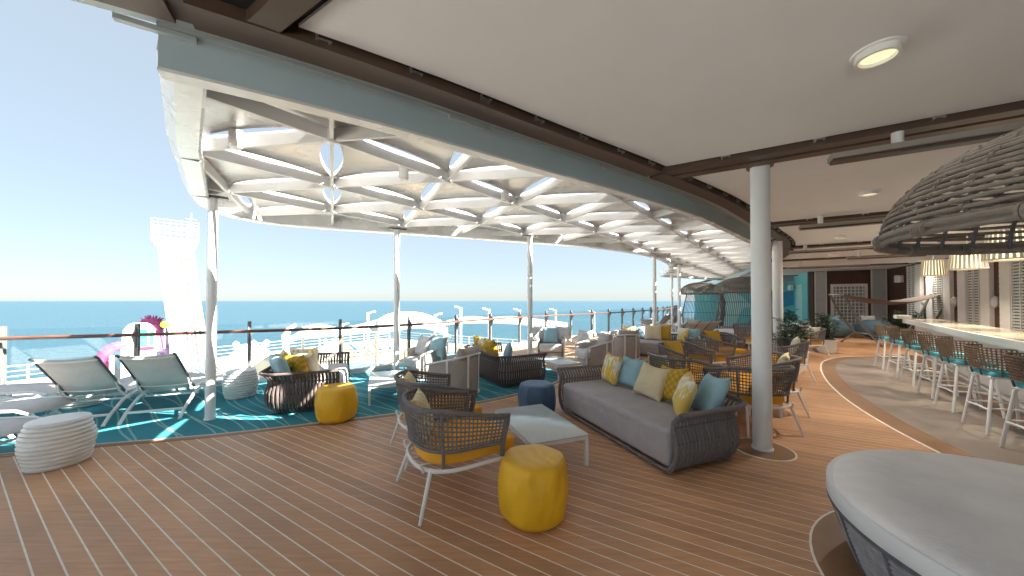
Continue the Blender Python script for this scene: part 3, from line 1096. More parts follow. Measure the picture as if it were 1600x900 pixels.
# ------------------------------------------------------------------ bar
BARP = spline([LT(2.0, -3.05), LT(4.5, -3.15), LT(7.31, -3.55), LT(9.5, -3.9), (10.2, 8.35), (12.0, 10.4)], 8)
bar = thing('bar_counter', 'long pale bar counter with a white front curving along the stools', 'bar')
MB().sweep(BARP, [(-.72, 1.075), (-.02, 1.075), (-.02, 1.105), (-.72, 1.105)]).build('counter_top', M['counter'], bar)
MB().sweep(BARP, [(-.06, .98), (.03, .98), (.03, 1.098), (-.06, 1.098)]).build('counter_edge', M['counter_edge'], bar)
fp = offset(BARP, -.32)
MB().sweep(fp, [(-.14, .0), (.0, .0), (-.02, .12), (.06, .5), (.10, .98), (-.14, .98)]).build('front_panel', M['white_wall'], bar)
MB().sweep(fp, [(.10, .004), (.45, .004), (.45, .009), (.10, .009)]).build('kick_board', M['border_wood'], bar, smooth=False)
MB().tube([(p.x, p.y, .20) for p in offset(BARP, -.13)], .022, 8).build('foot_rail', M['steel'], bar)
e = BARP[-1]
MB().box((e.x - .1, e.y - .05, 1.16), (.45, .3, .10), R(50)).build('end_block', M['white_wall'], bar, smooth=False)

# ================================================================== furniture
def face(fx, fy): return math.atan2(fy, fx)

# ---- rope armchair (faces local +X)
def u_path(n=40, xa=.30, ry=.40, rx=.36, xc=-.04):
    pts = [(xa - (xa - xc) * k / 8, -ry) for k in range(8)]
    for k in range(n + 1):
        a = -math.pi / 2 - math.pi * k / n
        e = 2.5
        c, s = math.cos(a), math.sin(a)
        pts.append((xc + rx * math.copysign(abs(c) ** (2 / e), c), ry * math.copysign(abs(s) ** (2 / e), s)))
    pts += [(xc + (xa - xc) * k / 8, ry) for k in range(1, 9)]
    return [Vector(p) for p in pts]
def rope_chair(label):
    t = thing('rope_armchair', label, 'armchair', group='grey rope armchairs with yellow seats')
    P = resample(u_path(), .055)
    m = len(P)
    def top(i):
        f = i / (m - 1)
        s = math.sin(math.pi * f)
        return Vector((P[i].x * 1.04, P[i].y * 1.04, .70 + .11 * min(1, s * 1.35) ** 1.5))
    def bot(i):
        return Vector((P[i].x * .93, P[i].y * .95, .475 + .02 * math.sin(math.pi * i / (m - 1))))
    rim = [bot(0)] + [bot(0).lerp(top(0), .8)] + [top(i) for i in range(m)] + [bot(m - 1).lerp(top(m - 1), .8)] + [bot(m - 1)]
    MB().tube(rim, .021, 8).build('rim', M['rope'], t)
    MB().tube([bot(i) for i in range(m)], .016, 6).build('lower_rim', M['rope'], t)
    w = MB()
    for k in range(1, 8):
        f = k / 8
        w.tube([bot(i).lerp(top(i), f) + Vector((0, 0, 0)) for i in range(m)], .0075, 4, ref=(0, 0, 1))
    fine = resample(u_path(), .034)
    mm = len(fine)
    for i in range(mm):
        g = i * (m - 1) / (mm - 1)
        i0 = min(int(g), m - 2)
        a = bot(i0).lerp(bot(i0 + 1), g - i0)
        b_ = top(i0).lerp(top(i0 + 1), g - i0)
        out = Vector((a.x, a.y, 0)).normalized()
        w.tube([a, a.lerp(b_, .5) + out * .006, b_], .0062, 4, cap=False)
    w.build('rope_weave', M['rope'], t, kind='stuff')
    # dark straps from the rim down to the seat ring
    for i in (0, int(m * .3), int(m * .7), m - 1):
        a = bot(i)
        MB().tube([top(i) * .99, a, Vector((a.x * .98, a.y * .98, .355))], .014 if 0 < i < m - 1 else .019, 6).build('strap', M['rope'], t)
    # white seat ring and legs
    ring = [(.40, -.30), (.38, -.37), (.30, -.385)] + [(p.x * .96, p.y * .955) for p in P[3:-3]] + [(.30, .385), (.38, .37), (.40, .30)]
    MB().tube([(x, y, .345) for x, y in ring], .016, 8, closed=True).build('seat_frame', M['white_metal'], t)
    for k in (-.2, 0, .2):
        MB().tube([(.40, k, .345), (-.36, k * .8, .345)], .010, 6).build('seat_slat', M['white_metal'], t)
    for x0, y0, x1, y1 in ((.36, -.36, .40, -.40), (.36, .36, .40, .40), (-.31, -.29, -.41, -.36), (-.31, .29, -.41, .36)):
        MB().tube([(x0 * .96, y0 * .97, .36), (x0, y0, .335), (x0 * .2 + x1 * .8, y0 * .2 + y1 * .8, .07), (x1, y1, .006)], [.014, .017, .014, .012], 8).build('leg', M['white_metal'], t)
    for y in (-.25, .25):
        MB().tube([(-.355, y * 1.05, .335), (-.375, y * 1.05, .40)], .012, 6).build('peg', M['white_metal'], t)
    # cushion
    cb = MB()
    cp = [(.42, -.325), (.40, -.335)] + [(p.x * .86 + .01, p.y * .845) for p in P[4:-4]] + [(.40, .335), (.42, .325)]
    bm = bmesh.new()
    f = bm.faces.new([bm.verts.new((x, y, .365)) for x, y in cp])
    r_ = bmesh.ops.extrude_face_region(bm, geom=[f])
    bmesh.ops.translate(bm, vec=(0, 0, .115), verts=[v for v in r_['geom'] if isinstance(v, bmesh.types.BMVert)])
    bmesh.ops.recalc_face_normals(bm, faces=bm.faces)
    bmesh.ops.bevel(bm, geom=[e for e in bm.edges if abs(e.verts[0].co.z - e.verts[1].co.z) < 1e-5], offset=.022, segments=3, profile=.5, affect='EDGES')
    me = bpy.data.meshes.new('seat_cushion')
    bm.to_mesh(me)
    bm.free()
    me.materials.append(M['yellow'])
    me.shade_smooth()
    me.set_sharp_from_angle(angle=R(50))
    link('seat_cushion', me, t)
    return t
CHAIRS = [
    ((-.51, 3.02), face(.86, .52), 'grey rope armchair with yellow seat nearest the camera, left of the coffee table'),
    ((-.86, 3.83), face(.86, .50), 'grey rope armchair half hidden directly behind the nearest armchair'),
    ((2.58, 5.2), face(.9, .36), 'grey rope armchair standing back to back with the long grey sofa'),
    ((3.15, 4.52), face(-.09, 1), 'grey rope armchair seen from behind, right behind the thick white column'),
    ((3.84, 5.22), face(-.97, .12), 'grey rope armchair right of the thick white column with cream patterned pillow'),
    ((3.25, 6.42), face(.45, -.88), 'grey rope armchair with gold pillow just beyond the long sofa'),
    ((4.35, 7.55), face(.9, .36), 'grey rope armchair between the gold pillow chair and the far loungers'),
    ((5.25, 8.55), face(.25, -.97), 'grey rope armchair with gold pillow left of the dark green planter'),
    ((5.75, 7.26), face(-.97, .1), 'grey rope armchair in front of the planter with cream pillows on its rim'),
    ((8.9, 10.3), face(-.95, -.15), 'grey rope armchair right of the planter at the edge of the bar floor'),
    ((8.35, 12.0), face(.2, -1), 'grey rope armchair behind the planter near the second column'),
    ((7.6, 10.7), face(.9, .2), 'grey rope armchair partly hidden behind the thick white column, far down the deck'),
]
ch0 = rope_chair(CHAIRS[0][2])
ch0.location = (*CHAIRS[0][0], .001)
ch0.rotation_euler = (0, 0, CHAIRS[0][1])
for (x, y), rz, lab in CHAIRS[1:]:
    dup(ch0, lab, (x, y, .001), rz)

# ---- pillows
def pillow_mesh(name, w, h, th, m, seed):
    n = 18
    vs, fs = [], []
    for side in (1, -1):
        for i in range(n + 1):
            for j in range(n + 1):
                u, v = 2 * i / n - 1, 2 * j / n - 1
                e = max(0, (1 - u ** 4) * (1 - v ** 4))
                y = side * th / 2 * e ** .55 * (1 + .10 * noise.noise(Vector((u * 2 + seed, v * 2, side))))
                y += side * .008 * noise.noise(Vector((u * 5 + seed, v * 5, side * 3))) * e
                x = u * w / 2 * (1 - .075 * (1 - v * v))
                z = v * h / 2 * (1 - .075 * (1 - u * u)) + h / 2 - (.05 * h * (1 - u * u) * (v > 0) * v)
                vs.append((x, y, z))
    k = (n + 1) ** 2
    for s in (0, 1):
        for i in range(n):
            for j in range(n):
                a = s * k + i * (n + 1) + j
                q = (a, a + n + 1, a + n + 2, a + 1)
                fs.append(q if s else tuple(reversed(q)))
    b = MB()
    b.add(vs, fs)
    me = b.mesh(name, m, False, fixn=False)
    bm = bmesh.new()
    bm.from_mesh(me)
    bmesh.ops.remove_doubles(bm, verts=bm.verts, dist=2e-4)
    bmesh.ops.recalc_face_normals(bm, faces=bm.faces)
    bm.to_mesh(me)
    bm.free()
    me.shade_smooth()
    return me
_pc = [0]
def pillow(x, y, z, fx, fy, m, label, tilt=18, w=.44, h=.44, th=.16, roll=0, group='scatter pillows'):
    """stands at (x,y,z), its front turned to (fx,fy), leaning back by tilt degrees"""
    _pc[0] += 1
    me = pillow_mesh('pillow', w, h, th, M[m], _pc[0] * 1.7)
    o = link('pillow', me)
    rz = math.atan2(fy, fx) + math.pi / 2
    o.rotation_euler = (Matrix.Rotation(rz, 4, 'Z') @ Matrix.Rotation(R(-tilt), 4, 'X') @ Matrix.Rotation(R(roll), 4, 'Y')).to_euler()
    o.location = (x, y, z)
    tag(o, label, 'pillow', group)
    return o

# ---- woven sofa (faces local +X, length along Y)
def woven_sofa(name, label, L, m_weave, m_seat, D=.92, H=.60, group='woven sofas'):
    t = thing(name, label, 'sofa', group=group)
    # plan path: right arm front -> back -> left arm front
    h = L / 2
    rc = .17
    pts = []
    def arc(cx, cy, a0, a1, n=7):
        for k in range(n + 1):
            a = a0 + (a1 - a0) * k / n
            pts.append(Vector((cx + rc * math.cos(a), cy + rc * math.sin(a))))
    pts.append(Vector((D / 2, -h)))
    arc(-D / 2 + rc, -h + rc, -math.pi / 2, -math.pi)
    arc(-D / 2 + rc, h - rc, math.pi, math.pi / 2)
    pts.append(Vector((D / 2, h)))
    P = resample(pts, .047)
    prof = [(-.11, .03), (-.05, .05), (.005, .12), (.035, .22), (.03, .33), (-.005, .43), (.0, .51), (.045, .565), (.085, .60)]
    prof = [(o, z * H / .6) for o, z in prof]
    n = len(P)
    def nrm(i):
        d = P[min(i + 1, n - 1)] - P[max(i - 1, 0)]
        d.normalize()
        return Vector((d.y, -d.x)) * -1
    w = MB()
    for i in range(n):
        nn = nrm(i)
        nn = -nn if nn.dot(P[i]) < 0 else nn
        line = [(P[i].x + nn.x * o, P[i].y + nn.y * o, z) for o, z in prof]
        w.tube(line, .0185, 6, flat=.62, ref=(nn.x, nn.y, 0))
    w.build('woven_shell', m_weave, t, kind='stuff')
    ins = MB()
    for zz in (.14, .30, .46):
        ins.tube([(P[i].x * 1 - nrm(i).x * 0, P[i].y, zz * H / .6) for i in range(n)], .010, 4)
    ins.build('inner_bars', M['dark_metal'], t)
    rim = []
    for i in range(n):
        nn = nrm(i)
        nn = -nn if nn.dot(P[i]) < 0 else nn
        rim.append(Vector((P[i].x + nn.x * .085, P[i].y + nn.y * .085, H)))
    # rim turns down at the arm fronts and runs along the base
    def front(sgn, seq):
        nn = Vector((0, sgn))
        return [Vector((D / 2 + .012, sgn * h + nn.y * o, z)) for o, z in seq]
    full = front(-1, prof) + [Vector((D / 2 - .02, -h - .085, H + .004))] + rim + [Vector((D / 2 - .02, h + .085, H + .004))] + front(1, list(reversed(prof)))
    MB().tube(full, .023, 8).build('rim', m_weave, t)
    MB().tube([(D / 2 + .012, -h + .11, .03), (D / 2 + .012, h - .11, .03)], .018, 8).build('base_rail', m_weave, t)
    MB().box((-.02, 0, .028), (D - .16, L - .2, .04)).build('base', M['dark_metal'], t, smooth=False)
    o = link('seat_cushion', rounded(D - .10, L - .10, .37, .055, 4, 'seat_cushion', m_seat, .018, 7), t)
    o.location = (.07, 0, .055)
    MB().tube([(D / 2 + .022, -h + .06, .375), (D / 2 + .022, h - .06, .375)], .004, 5).build('seam', m_seat, t)
    return t
S1f = (-.932, -.361)
s1 = woven_sofa('woven_sofa', 'long grey woven sofa with six scatter pillows beside the coffee table', 2.12, M['rope'], M['grey_fabric'])
s1.location = (1.56, 4.33, .001)
s1.rotation_euler = (0, 0, face(*S1f))
s2 = woven_sofa('woven_sofa', 'short brown woven sofa by the handrail, behind the left yellow pouf', 1.75, M['rope_brown'], M['light_fabric'])
s2.location = (-3.38, 5.78, .009)
s2.rotation_euler = (0, 0, face(.93, .36))
dup(s2, 'dark brown woven sofa at mid picture, its back towards the camera', (-.22, 7.28, .009), face(.86, .5))
dup(s1, 'grey woven sofa with beige and gold pillows far down the deck beside a canopy column', (4.35, 10.35, .001), face(-.42, -.9))

def on(s, lx, ly):
    c, q = math.cos(s.rotation_euler.z), math.sin(s.rotation_euler.z)
    return s.location.x + lx * c - ly * q, s.location.y + lx * q + ly * c
def dirn(s, a=0):
    z = s.rotation_euler.z + R(a)
    return math.cos(z), math.sin(z)
def sp(s, lx, ly, m, label, yaw=0, z=.44, **k):
    x, y = on(s, lx, ly)
    fx, fy = dirn(s, yaw)
    return pillow(x, y, z, fx, fy, m, label, **k)
# long sofa, local +Y is towards the camera end
sgn = 1 if on(s1, 0, 1)[1] < s1.location.y else -1
sp(s1, -.12, sgn * -.70, 'ikat', 'yellow and white patterned pillow at the far left end of the long sofa', yaw=-12 * sgn, tilt=14)
sp(s1, -.22, sgn * -.38, 'blue_fabric', 'pale blue pillow beside the yellow patterned one on the long sofa', yaw=8 * sgn, tilt=20)
sp(s1, -.08, sgn * .10, 'beige_fabric', 'plain cream pillow in the middle of the long sofa', yaw=6, tilt=24, roll=5)
sp(s1, -.20, sgn * .34, 'gold', 'shiny gold pillow behind the cream one on the long sofa', yaw=-4, tilt=18, roll=-4)
sp(s1, -.0, sgn * .66, 'stripe', 'cream pillow with yellow stripes at the near end of the long sofa', yaw=-42 * sgn, tilt=20, roll=4)
sp(s1, -.20, sgn * .80, 'blue_fabric', 'pale blue pillow in the near corner of the long sofa', yaw=-28 * sgn, tilt=26, w=.46, h=.46, roll=-6)
# short brown sofa
s2n = 1 if on(s2, 0, 1)[1] < s2.location.y else -1
sp(s2, -.25, s2n * .62, 'blue_fabric', 'pale blue pillow over the near arm of the short brown sofa', yaw=-30 * s2n, tilt=20)
sp(s2, -.10, s2n * .50, 'gold', 'gold pillow edge on in the near corner of the short brown sofa', yaw=-50 * s2n, tilt=15, w=.42, h=.42)
sp(s2, .02, s2n * .36, 'cream_fabric', 'cream pillow leaning in the middle of the short brown sofa', yaw=-55 * s2n, tilt=20)
sp(s2, -.10, s2n * .05, 'ikat', 'yellow and white patterned pillow facing us on the short brown sofa', yaw=-75 * s2n, tilt=10, w=.46, h=.46)
sp(s2, -.28, s2n * .26, 'creamdam', 'cream patterned pillow against the back of the short brown sofa', yaw=0, tilt=20)
# dark sofa at mid picture
s3 = [o for o in C.objects if o.get('label', '').startswith('dark brown woven sofa at mid')][0]
s3n = 1 if on(s3, 0, 1)[1] < s3.location.y else -1
sp(s3, -.20, s3n * .55, 'blue_fabric', 'pale blue pillow lying over the near back corner of the dark sofa', yaw=150, tilt=12, w=.5, h=.36, z=.46)
sp(s3, -.20, s3n * .02, 'gold', 'gold pillow peeking over the back of the dark sofa', yaw=0, tilt=16)
sp(s3, -.22, s3n * -.24, 'ikat', 'yellow and white pillow behind the back of the dark sofa', yaw=10, tilt=16)
sp(s3, -.22, s3n * -.52, 'gold', 'gold pillow at the far end of the dark sofa', yaw=-8, tilt=16, w=.46, h=.46)
# far grey sofa
s4 = [o for o in C.objects if o.get('label', '').startswith('grey woven sofa with beige')][0]
sp(s4, -.10, -.05, 'beige_fabric', 'cream pillow facing us on the far grey woven sofa', tilt=14, w=.5, h=.5)
sp(s4, -.22, .22, 'gold', 'gold pillow half behind the cream one on the far grey sofa', tilt=14, w=.5, h=.5)
sp(s4, -.05, .72, 'stripe', 'yellow striped pillow by the round arm of the far grey sofa', yaw=-60, tilt=14)
sp(s4, -.15, .95, 'blue_fabric', 'pale blue pillow over the round arm of the far grey sofa', yaw=-40, tilt=24)
sp(s4, -.3, -.78, 'ikat', 'yellow pillow at the left end of the far grey sofa', tilt=20)
sp(s4, -.36, -.52, 'blue_fabric', 'pale blue pillow at the left end of the far grey sofa', tilt=20)
# pillows in the rope chairs
def cp(i, lx, ly, m, label, **k):
    (x, y), rz, _ = CHAIRS[i]
    c, q = math.cos(rz), math.sin(rz)
    a = rz + R(k.pop('yaw', 0))
    return pillow(x + lx * c - ly * q, y + lx * q + ly * c, k.pop('z', .485), math.cos(a), math.sin(a), m, label, w=k.pop('w', .38), h=k.pop('h', .38), th=.13, tilt=k.pop('tilt', 20), **k)
cp(0, -.20, .08, 'creamdam', 'cream patterned pillow in the rope armchair nearest the camera', yaw=-25)
cp(1, -.20, .06, 'creamdam', 'cream patterned pillow in the second rope armchair from the camera', yaw=-25)
cp(2, -.20, .15, 'creamdam', 'cream pillow in the rope armchair behind the long sofa')
cp(4, -.22, -.02, 'creamdam', 'cream patterned pillow in the rope armchair right of the thick column', yaw=-35, w=.44, z=.5)
cp(5, -.14, .02, 'gold', 'gold pillow in the rope armchair just beyond the long sofa', w=.46, h=.44, z=.47)
cp(7, -.14, 0, 'gold', 'gold pillow in the rope armchair left of the planter', w=.48, h=.46, z=.47)
cp(8, -.22, -.05, 'cream_fabric', 'plain cream pillow in the rope armchair before the planter', yaw=-30, z=.52)
cp(9, -.2, 0, 'cream_fabric', 'plain cream pillow in the armchair at the edge of the bar floor', z=.52)
cp(6, -.2, 0, 'cream_fabric', 'plain cream pillow in the armchair between the gold pillow chair and loungers')
cp(3, -.12, -.06, 'gold', 'gold pillow lying low in the armchair behind the thick column', tilt=35, z=.49)

# ---- moulded poufs
def pouf(label, m, loc, rz, group):
    n = 40
    H = .45
    def warp(a, z):
        r = 1 + .03 * math.cos(6 * a + .4) * (.4 + .6 * z / H)
        r += .014 * noise.noise(Vector((math.cos(a) * 2.2, math.sin(a) * 2.2, z * 5))) * 2
        # leaf-like facets
        d = abs(math.sin(3.5 * a + z * 9 + .8 * noise.noise(Vector((a, z * 6, 1))))) ** .6 * .014 + abs(math.sin(3.5 * a - z * 11 + 1)) ** .6 * .014 - .006
        return r - .02 + d * (1 if z < H - .03 else .3)
    prof = [(.20, 0), (.225, .012), (.245, .04)] + [(.25 + .022 * math.sin(math.pi * k / 32), .04 + .36 * k / 32) for k in range(1, 33)] + [(.245, .425), (.235, .442), (.22, .45), (.12, .447), (.03, .446)]
    b = MB().lathe(prof, 120, warp=warp)
    o = b.build('pouf', m, loc=loc, rz=rz, ang=60)
    return tag(o, label, 'pouf', group)
pouf('yellow moulded pouf nearest the camera, in front of the coffee table', M['pouf_yellow'], (.165, 2.64, .002), .3, 'moulded poufs')
pouf('yellow moulded pouf beside the short brown sofa on the carpet edge', M['pouf_yellow'], (-2.44, 4.74, .009), 1.2, 'moulded poufs')
pouf('dark blue moulded pouf behind the coffee table', M['pouf_blue'], (.36, 4.95, .002), 2.0, 'moulded poufs')
pouf('yellow moulded pouf far away near the end wall', M['pouf_yellow'], (15.3, 15.9, .002), .9, 'moulded poufs')

# ---- white ribbed side stools
def ribbed(label, x, y, z=.009):
    prof = [(.05, 0), (.20, .0)]
    k = 0
    for i in range(11):
        z0 = i * .041
        base = .20 + .045 * math.sin(math.pi * (i + .8) / 11.5)
        prof += [(base - .012, z0 + .003), (base + .004, z0 + .012), (base + .006, z0 + .028), (base - .012, z0 + .038)]
    prof += [(.205, .452), (.19, .456), (.03, .455)]
    b = MB().lathe(prof, 44, warp=lambda a, zz: 1 + .018 * math.sin(a * 2 + zz * 23) + .012 * math.sin(3 * a - zz * 31))
    return tag(b.build('ribbed_stool', M['pouf_white'], loc=(x, y, z), ang=60), label, 'stool', 'white ribbed stools')
ribbed('white ribbed drum stool at the lower left on the plank edge', -4.60, 3.46, .004)
ribbed('white ribbed drum stool between the canopy column and the short brown sofa', -4.66, 5.85)
ribbed('white ribbed drum stool half hidden behind the left sun lounger', -6.75, 5.35)

# ---- coffee tables
def coffee(label, loc, rz):
    t = thing('coffee_table', label, 'table', loc, rz, 'pale coffee tables')
    link('table_top', rounded(1.07, .64, .014, .004, 1, 'table_top', M['tabletop']), t).location = (0, 0, .304)
    MB().box((0, .305, .283), (1.04, .022, .038)).box((0, -.305, .283), (1.04, .022, .038)).box((.51, 0, .283), (.022, .585, .038)).box((-.51, 0, .283), (.022, .585, .038)).build('apron', M['white_metal'], t, smooth=False)
    for sx in (-1, 1):
        for sy in (-1, 1):
            MB().box((sx * .512, sy * .30, .1325), (.03, .034, .263)).build('leg', M['white_metal'], t, smooth=False)
    return t
T1 = coffee('pale rectangular coffee table in front of the long grey sofa', (.28, 3.79, .001), face(.361, -.932))
dup(T1, 'pale coffee table on the carpet in front of the short brown sofa', (-2.14, 5.92, .009), face(.361, -.932))
dup(T1, 'pale coffee table right of the dark brown sofa at mid picture', (1.0, 7.62, .009), face(.45, -.89))
dup(T1, 'pale coffee table between the rope chairs behind the thick column', (3.55, 5.35, .001), face(.1, 1))

# ---- upholstered tub chairs with white frame (face local +X)
def tub_chair(label):
    t = thing('tub_chair', label, 'armchair', group='upholstered tub chairs')
    P = resample(u_path(36, .26, .38, .38, -.02), .05)
    n = len(P)
    sh = MB()
    vs, fs = [], []
    prof = [(.97, .07), (1.0, .10), (1.02, .35), (1.0, .52), (.96, .56), (.84, .56), (.80, .52), (.80, .30), (.80, .12)]
    m_ = len(prof)
    for i, p in enumerate(P):
        f = math.sin(math.pi * i / (n - 1)) ** .8
        for s, z in prof:
            zz = z + (.10 * f if z > .45 else 0)
            vs.append((p.x * s, p.y * s, zz))
    for i in range(n - 1):
        for k in range(m_ - 1):
            fs.append((i * m_ + k, (i + 1) * m_ + k, (i + 1) * m_ + k + 1, i * m_ + k + 1))
    fs += [tuple(range(m_)), tuple(reversed([(n - 1) * m_ + k for k in range(m_)]))]
    sh.add(vs, fs).build('tub_shell', M['taupe_fabric'], t, ang=60)
    o = link('seat_cushion', rounded(.66, .62, .20, .05, 4, 'seat_cushion', M['light_fabric'], .015, 4), t)
    o.location = (.06, 0, .24)
    o = link('seat_base', rounded(.60, .60, .15, .02, 2, 'seat_base', M['taupe_fabric']), t)
    o.location = (.03, 0, .085)
    def q(i, s, z): return Vector((P[i].x * s, P[i].y * s, z))
    rail = [Vector((.34, -.37, .40)), Vector((.33, -.40, .52)), Vector((.27, -.41, .56))] + [q(i, 1.07, .565 + .16 * math.sin(math.pi * i / (n - 1)) ** 1.2) for i in range(3, n - 3)] + [Vector((.27, .41, .56)), Vector((.33, .40, .52)), Vector((.34, .37, .40))]
    rail = [Vector((.34, -.36, .06))] + rail + [Vector((.34, .36, .06))]
    MB().tube(rail, .016, 8).build('arm_rail', M['white_metal'], t)
    MB().tube([(.34, -.36, .04)] + [q(i, 1.03, .04) for i in range(1, n - 1)] + [(.34, .36, .04)], .02, 8, closed=True).build('base_ring', M['white_metal'], t)
    for i in (int(n * .22), int(n * .42), int(n * .58), int(n * .78)):
        MB().bar(q(i, 1.045, .03), q(i, 1.07, .565 + .16 * math.sin(math.pi * i / (n - 1)) ** 1.2), .034, .012, up=(P[i].x, P[i].y, 0)).build('strut', M['white_metal'], t, smooth=False)
    o = link('back_cushion', pillow_mesh('back_cushion', .62, .46, .20, M['taupe_fabric'], 3.3), t)
    o.location = (-.20, 0, .42)
    o.rotation_euler = (Matrix.Rotation(R(90), 4, 'Z') @ Matrix.Rotation(R(-16), 4, 'X')).to_euler()
    return t
TUBS = [((-1.02, 6.02), face(-.86, .45), 'taupe tub chair with white frame, back to us left of the dark sofa'),
        ((-1.85, 7.35), face(-.75, -.65), 'pale tub chair by the canopy column behind the rope armchairs'),
        ((1.10, 9.7), face(-.1, -1), 'taupe tub chair facing us with a pale blue pillow at mid picture'),
        ((2.02, 8.35), face(-.9, -.15), 'taupe tub chair with its back to the long sofa pillows'),
        ((3.2, 9.7), face(-.1, 1), 'taupe tub chair seen from behind beside the far grey sofa'),
        ((6.1, 14.9), face(.3, -1), 'pale tub chair far down the deck in front of the left pod'),
        ((7.5, 14.4), face(-.9, -.4), 'pale tub chair far down the deck between the two wicker pods'),
        ((9.9, 12.0), face(-.6, -.8), 'pale tub chair with blue pillows behind the planter'),
        ((11.0, 13.2), face(-.9, -.2), 'pale tub chair nearest the far yellow pouf')]
tb0 = tub_chair(TUBS[0][2])
tb0.location = (*TUBS[0][0], .009)
tb0.rotation_euler = (0, 0, TUBS[0][1])
for (x, y), rz, lab in TUBS[1:]:
    dup(tb0, lab, (x, y, .009 if y < 9 else .001), rz)
pillow(-1.98, 7.35, .46, -.7, -.7, 'light_fabric', 'large grey pillow in the tub chair by the canopy column', w=.5, h=.46)
pillow(-1.62, 7.15, .46, -.5, -.85, 'blue_fabric', 'pale blue pillow in the tub chair by the canopy column', w=.46, h=.46)
pillow(1.10, 9.62, .46, -.1, -1, 'blue_fabric', 'pale blue pillow in the tub chair facing us at mid picture', w=.44, h=.46)
pillow(.72, 9.75, .46, .2, -1, 'light_fabric', 'grey pillow left of the pale blue one at mid picture', w=.48, h=.5)
pillow(1.47, 9.75, .46, -.3, -1, 'light_fabric', 'grey pillow right of the pale blue one at mid picture', w=.48, h=.5)
pillow(1.86, 8.85, .46, -.6, -.8, 'light_fabric', 'grey pillow at the far arm of the tub chair behind the sofa pillows', w=.44, h=.46)
pillow(9.8, 11.85, .46, -.6, -.8, 'blue_fabric', 'pale blue pillow in the tub chair behind the planter', w=.44, h=.44)
pillow(10.9, 13.1, .46, -.8, -.6, 'blue_fabric', 'pale blue pillow in the tub chair nearest the far yellow pouf', w=.44, h=.44)

# ---- sun loungers (head at -X, feet at +X)
def lounger(label):
    t = thing('sun_lounger', label, 'sun lounger', group='white framed sun loungers')
    W = .31
    for s in (-1, 1):
        MB().tube([(-.14, s * W, .37), (.5, s * W, .36), (1.15, s * W, .35), (1.28, s * W, .30)], .018, 8).build('side_rail', M['white_metal'], t)
        MB().tube([(-.12, s * (W - .02), .36), (-.62, s * (W - .02), .91), (-.66, s * (W - .02), .93)], .016, 8).build('back_rail', M['dark_metal'], t)
        MB().tube([(.42, s * W, .355), (.10, s * W, .345), (-.18, s * W, .27), (-.42, s * W, .13), (-.56, s * W, .006)], .02, 8).build('leg', M['white_metal'], t)
        MB().tube([(.62, s * W, .355), (.9, s * W, .30), (1.08, s * W, .14), (1.16, s * W, .006)], .02, 8).build('leg', M['white_metal'], t)
        MB().tube([(-.30, s * (W - .03), .55), (-.24, s * (W - .02), .40), (-.02, s * (W - .02), .24)], .010, 6).build('strut', M['white_metal'], t)
    MB().tube([(-.44, -W, .125), (-.44, W, .125)], .018, 8).build('cross_bar', M['white_metal'], t)
    MB().tube([(1.06, -W, .15), (1.06, W, .15)], .016, 8).build('cross_bar', M['white_metal'], t)
    MB().tube([(-.05, -W, .25), (-.05, W, .25)], .012, 8).build('cross_bar', M['white_metal'], t)
    for k in (.12, .93):
        MB().tube([(-.14 - .52 * k, (W - .02) * q, .365 + .56 * k - (1 - q * q) * .02) for q in np.linspace(-1, 1, 9)], .011, 6).build('back_bar', M['white_metal'], t)
    def sheet(pts, name):
        vs, fs = [], []
        n = 8
        for (x, z) in pts:
            for k in range(n + 1):
                q = 2 * k / n - 1
                vs.append((x, q * (W - .012), z - .028 * (1 - q * q)))
        for i in range(len(pts) - 1):
            for k in range(n):
                a = i * (n + 1) + k
                fs.append((a, a + 1, a + n + 2, a + n + 1))
        b = MB().add(vs, fs)
        me = b.mesh(name, M['sling'] if name == 'back_sling' else M['light_fabric'], True, fixn=False)
        o = link(name, me, t)
        md = o.modifiers.new('thickness', 'SOLIDIFY')
        md.thickness = .006
        return o
    sheet([(-.13, .375), (-.3, .56), (-.48, .76), (-.645, .935)], 'back_sling')
    sheet([(-.11, .37), (.3, .365), (.8, .36), (1.15, .35), (1.27, .305)], 'seat_sling')
    return t
lf = face(-.35, .94)
l0 = lounger('grey sling sun lounger right of its twin, beside the leftmost canopy column')
l0.location = (-5.08, 5.12, .009)
l0.rotation_euler = (0, 0, lf)
dup(l0, 'grey sling sun lounger left of its twin, over the ribbed stool', (-5.80, 4.84, .009), lf)
dup(l0, 'white sun lounger foot end at the left edge by the rail post', (-7.95, 4.75, .009), face(.93, .30))
dup(l0, 'white sun lounger at the lower left edge, foot end beside the ribbed stool', (-6.35, 3.22, .009), face(.97, .22))
dup(l0, 'white sun lounger at the left edge between the two other foot ends', (-7.0, 3.95, .009), face(.95, .28))
dup(l0, 'sun lounger with raised back far down the deck, nearest of the far three', (5.9, 12.1, .001), face(-.4, .9))
dup(l0, 'sun lounger with raised back far down the deck, middle of the far three', (6.6, 12.6, .001), face(-.4, .9))
dup(l0, 'sun lounger with raised back far down the deck, right of the far three', (7.3, 13.1, .001), face(-.4, .9))
dup(l0, 'sun lounger with raised back at the very end of the handrail, left one', (8.4, 19.3, .001), face(-.5, .85))
dup(l0, 'sun lounger with raised back at the very end of the handrail, right one', (9.3, 19.9, .001), face(-.5, .85))

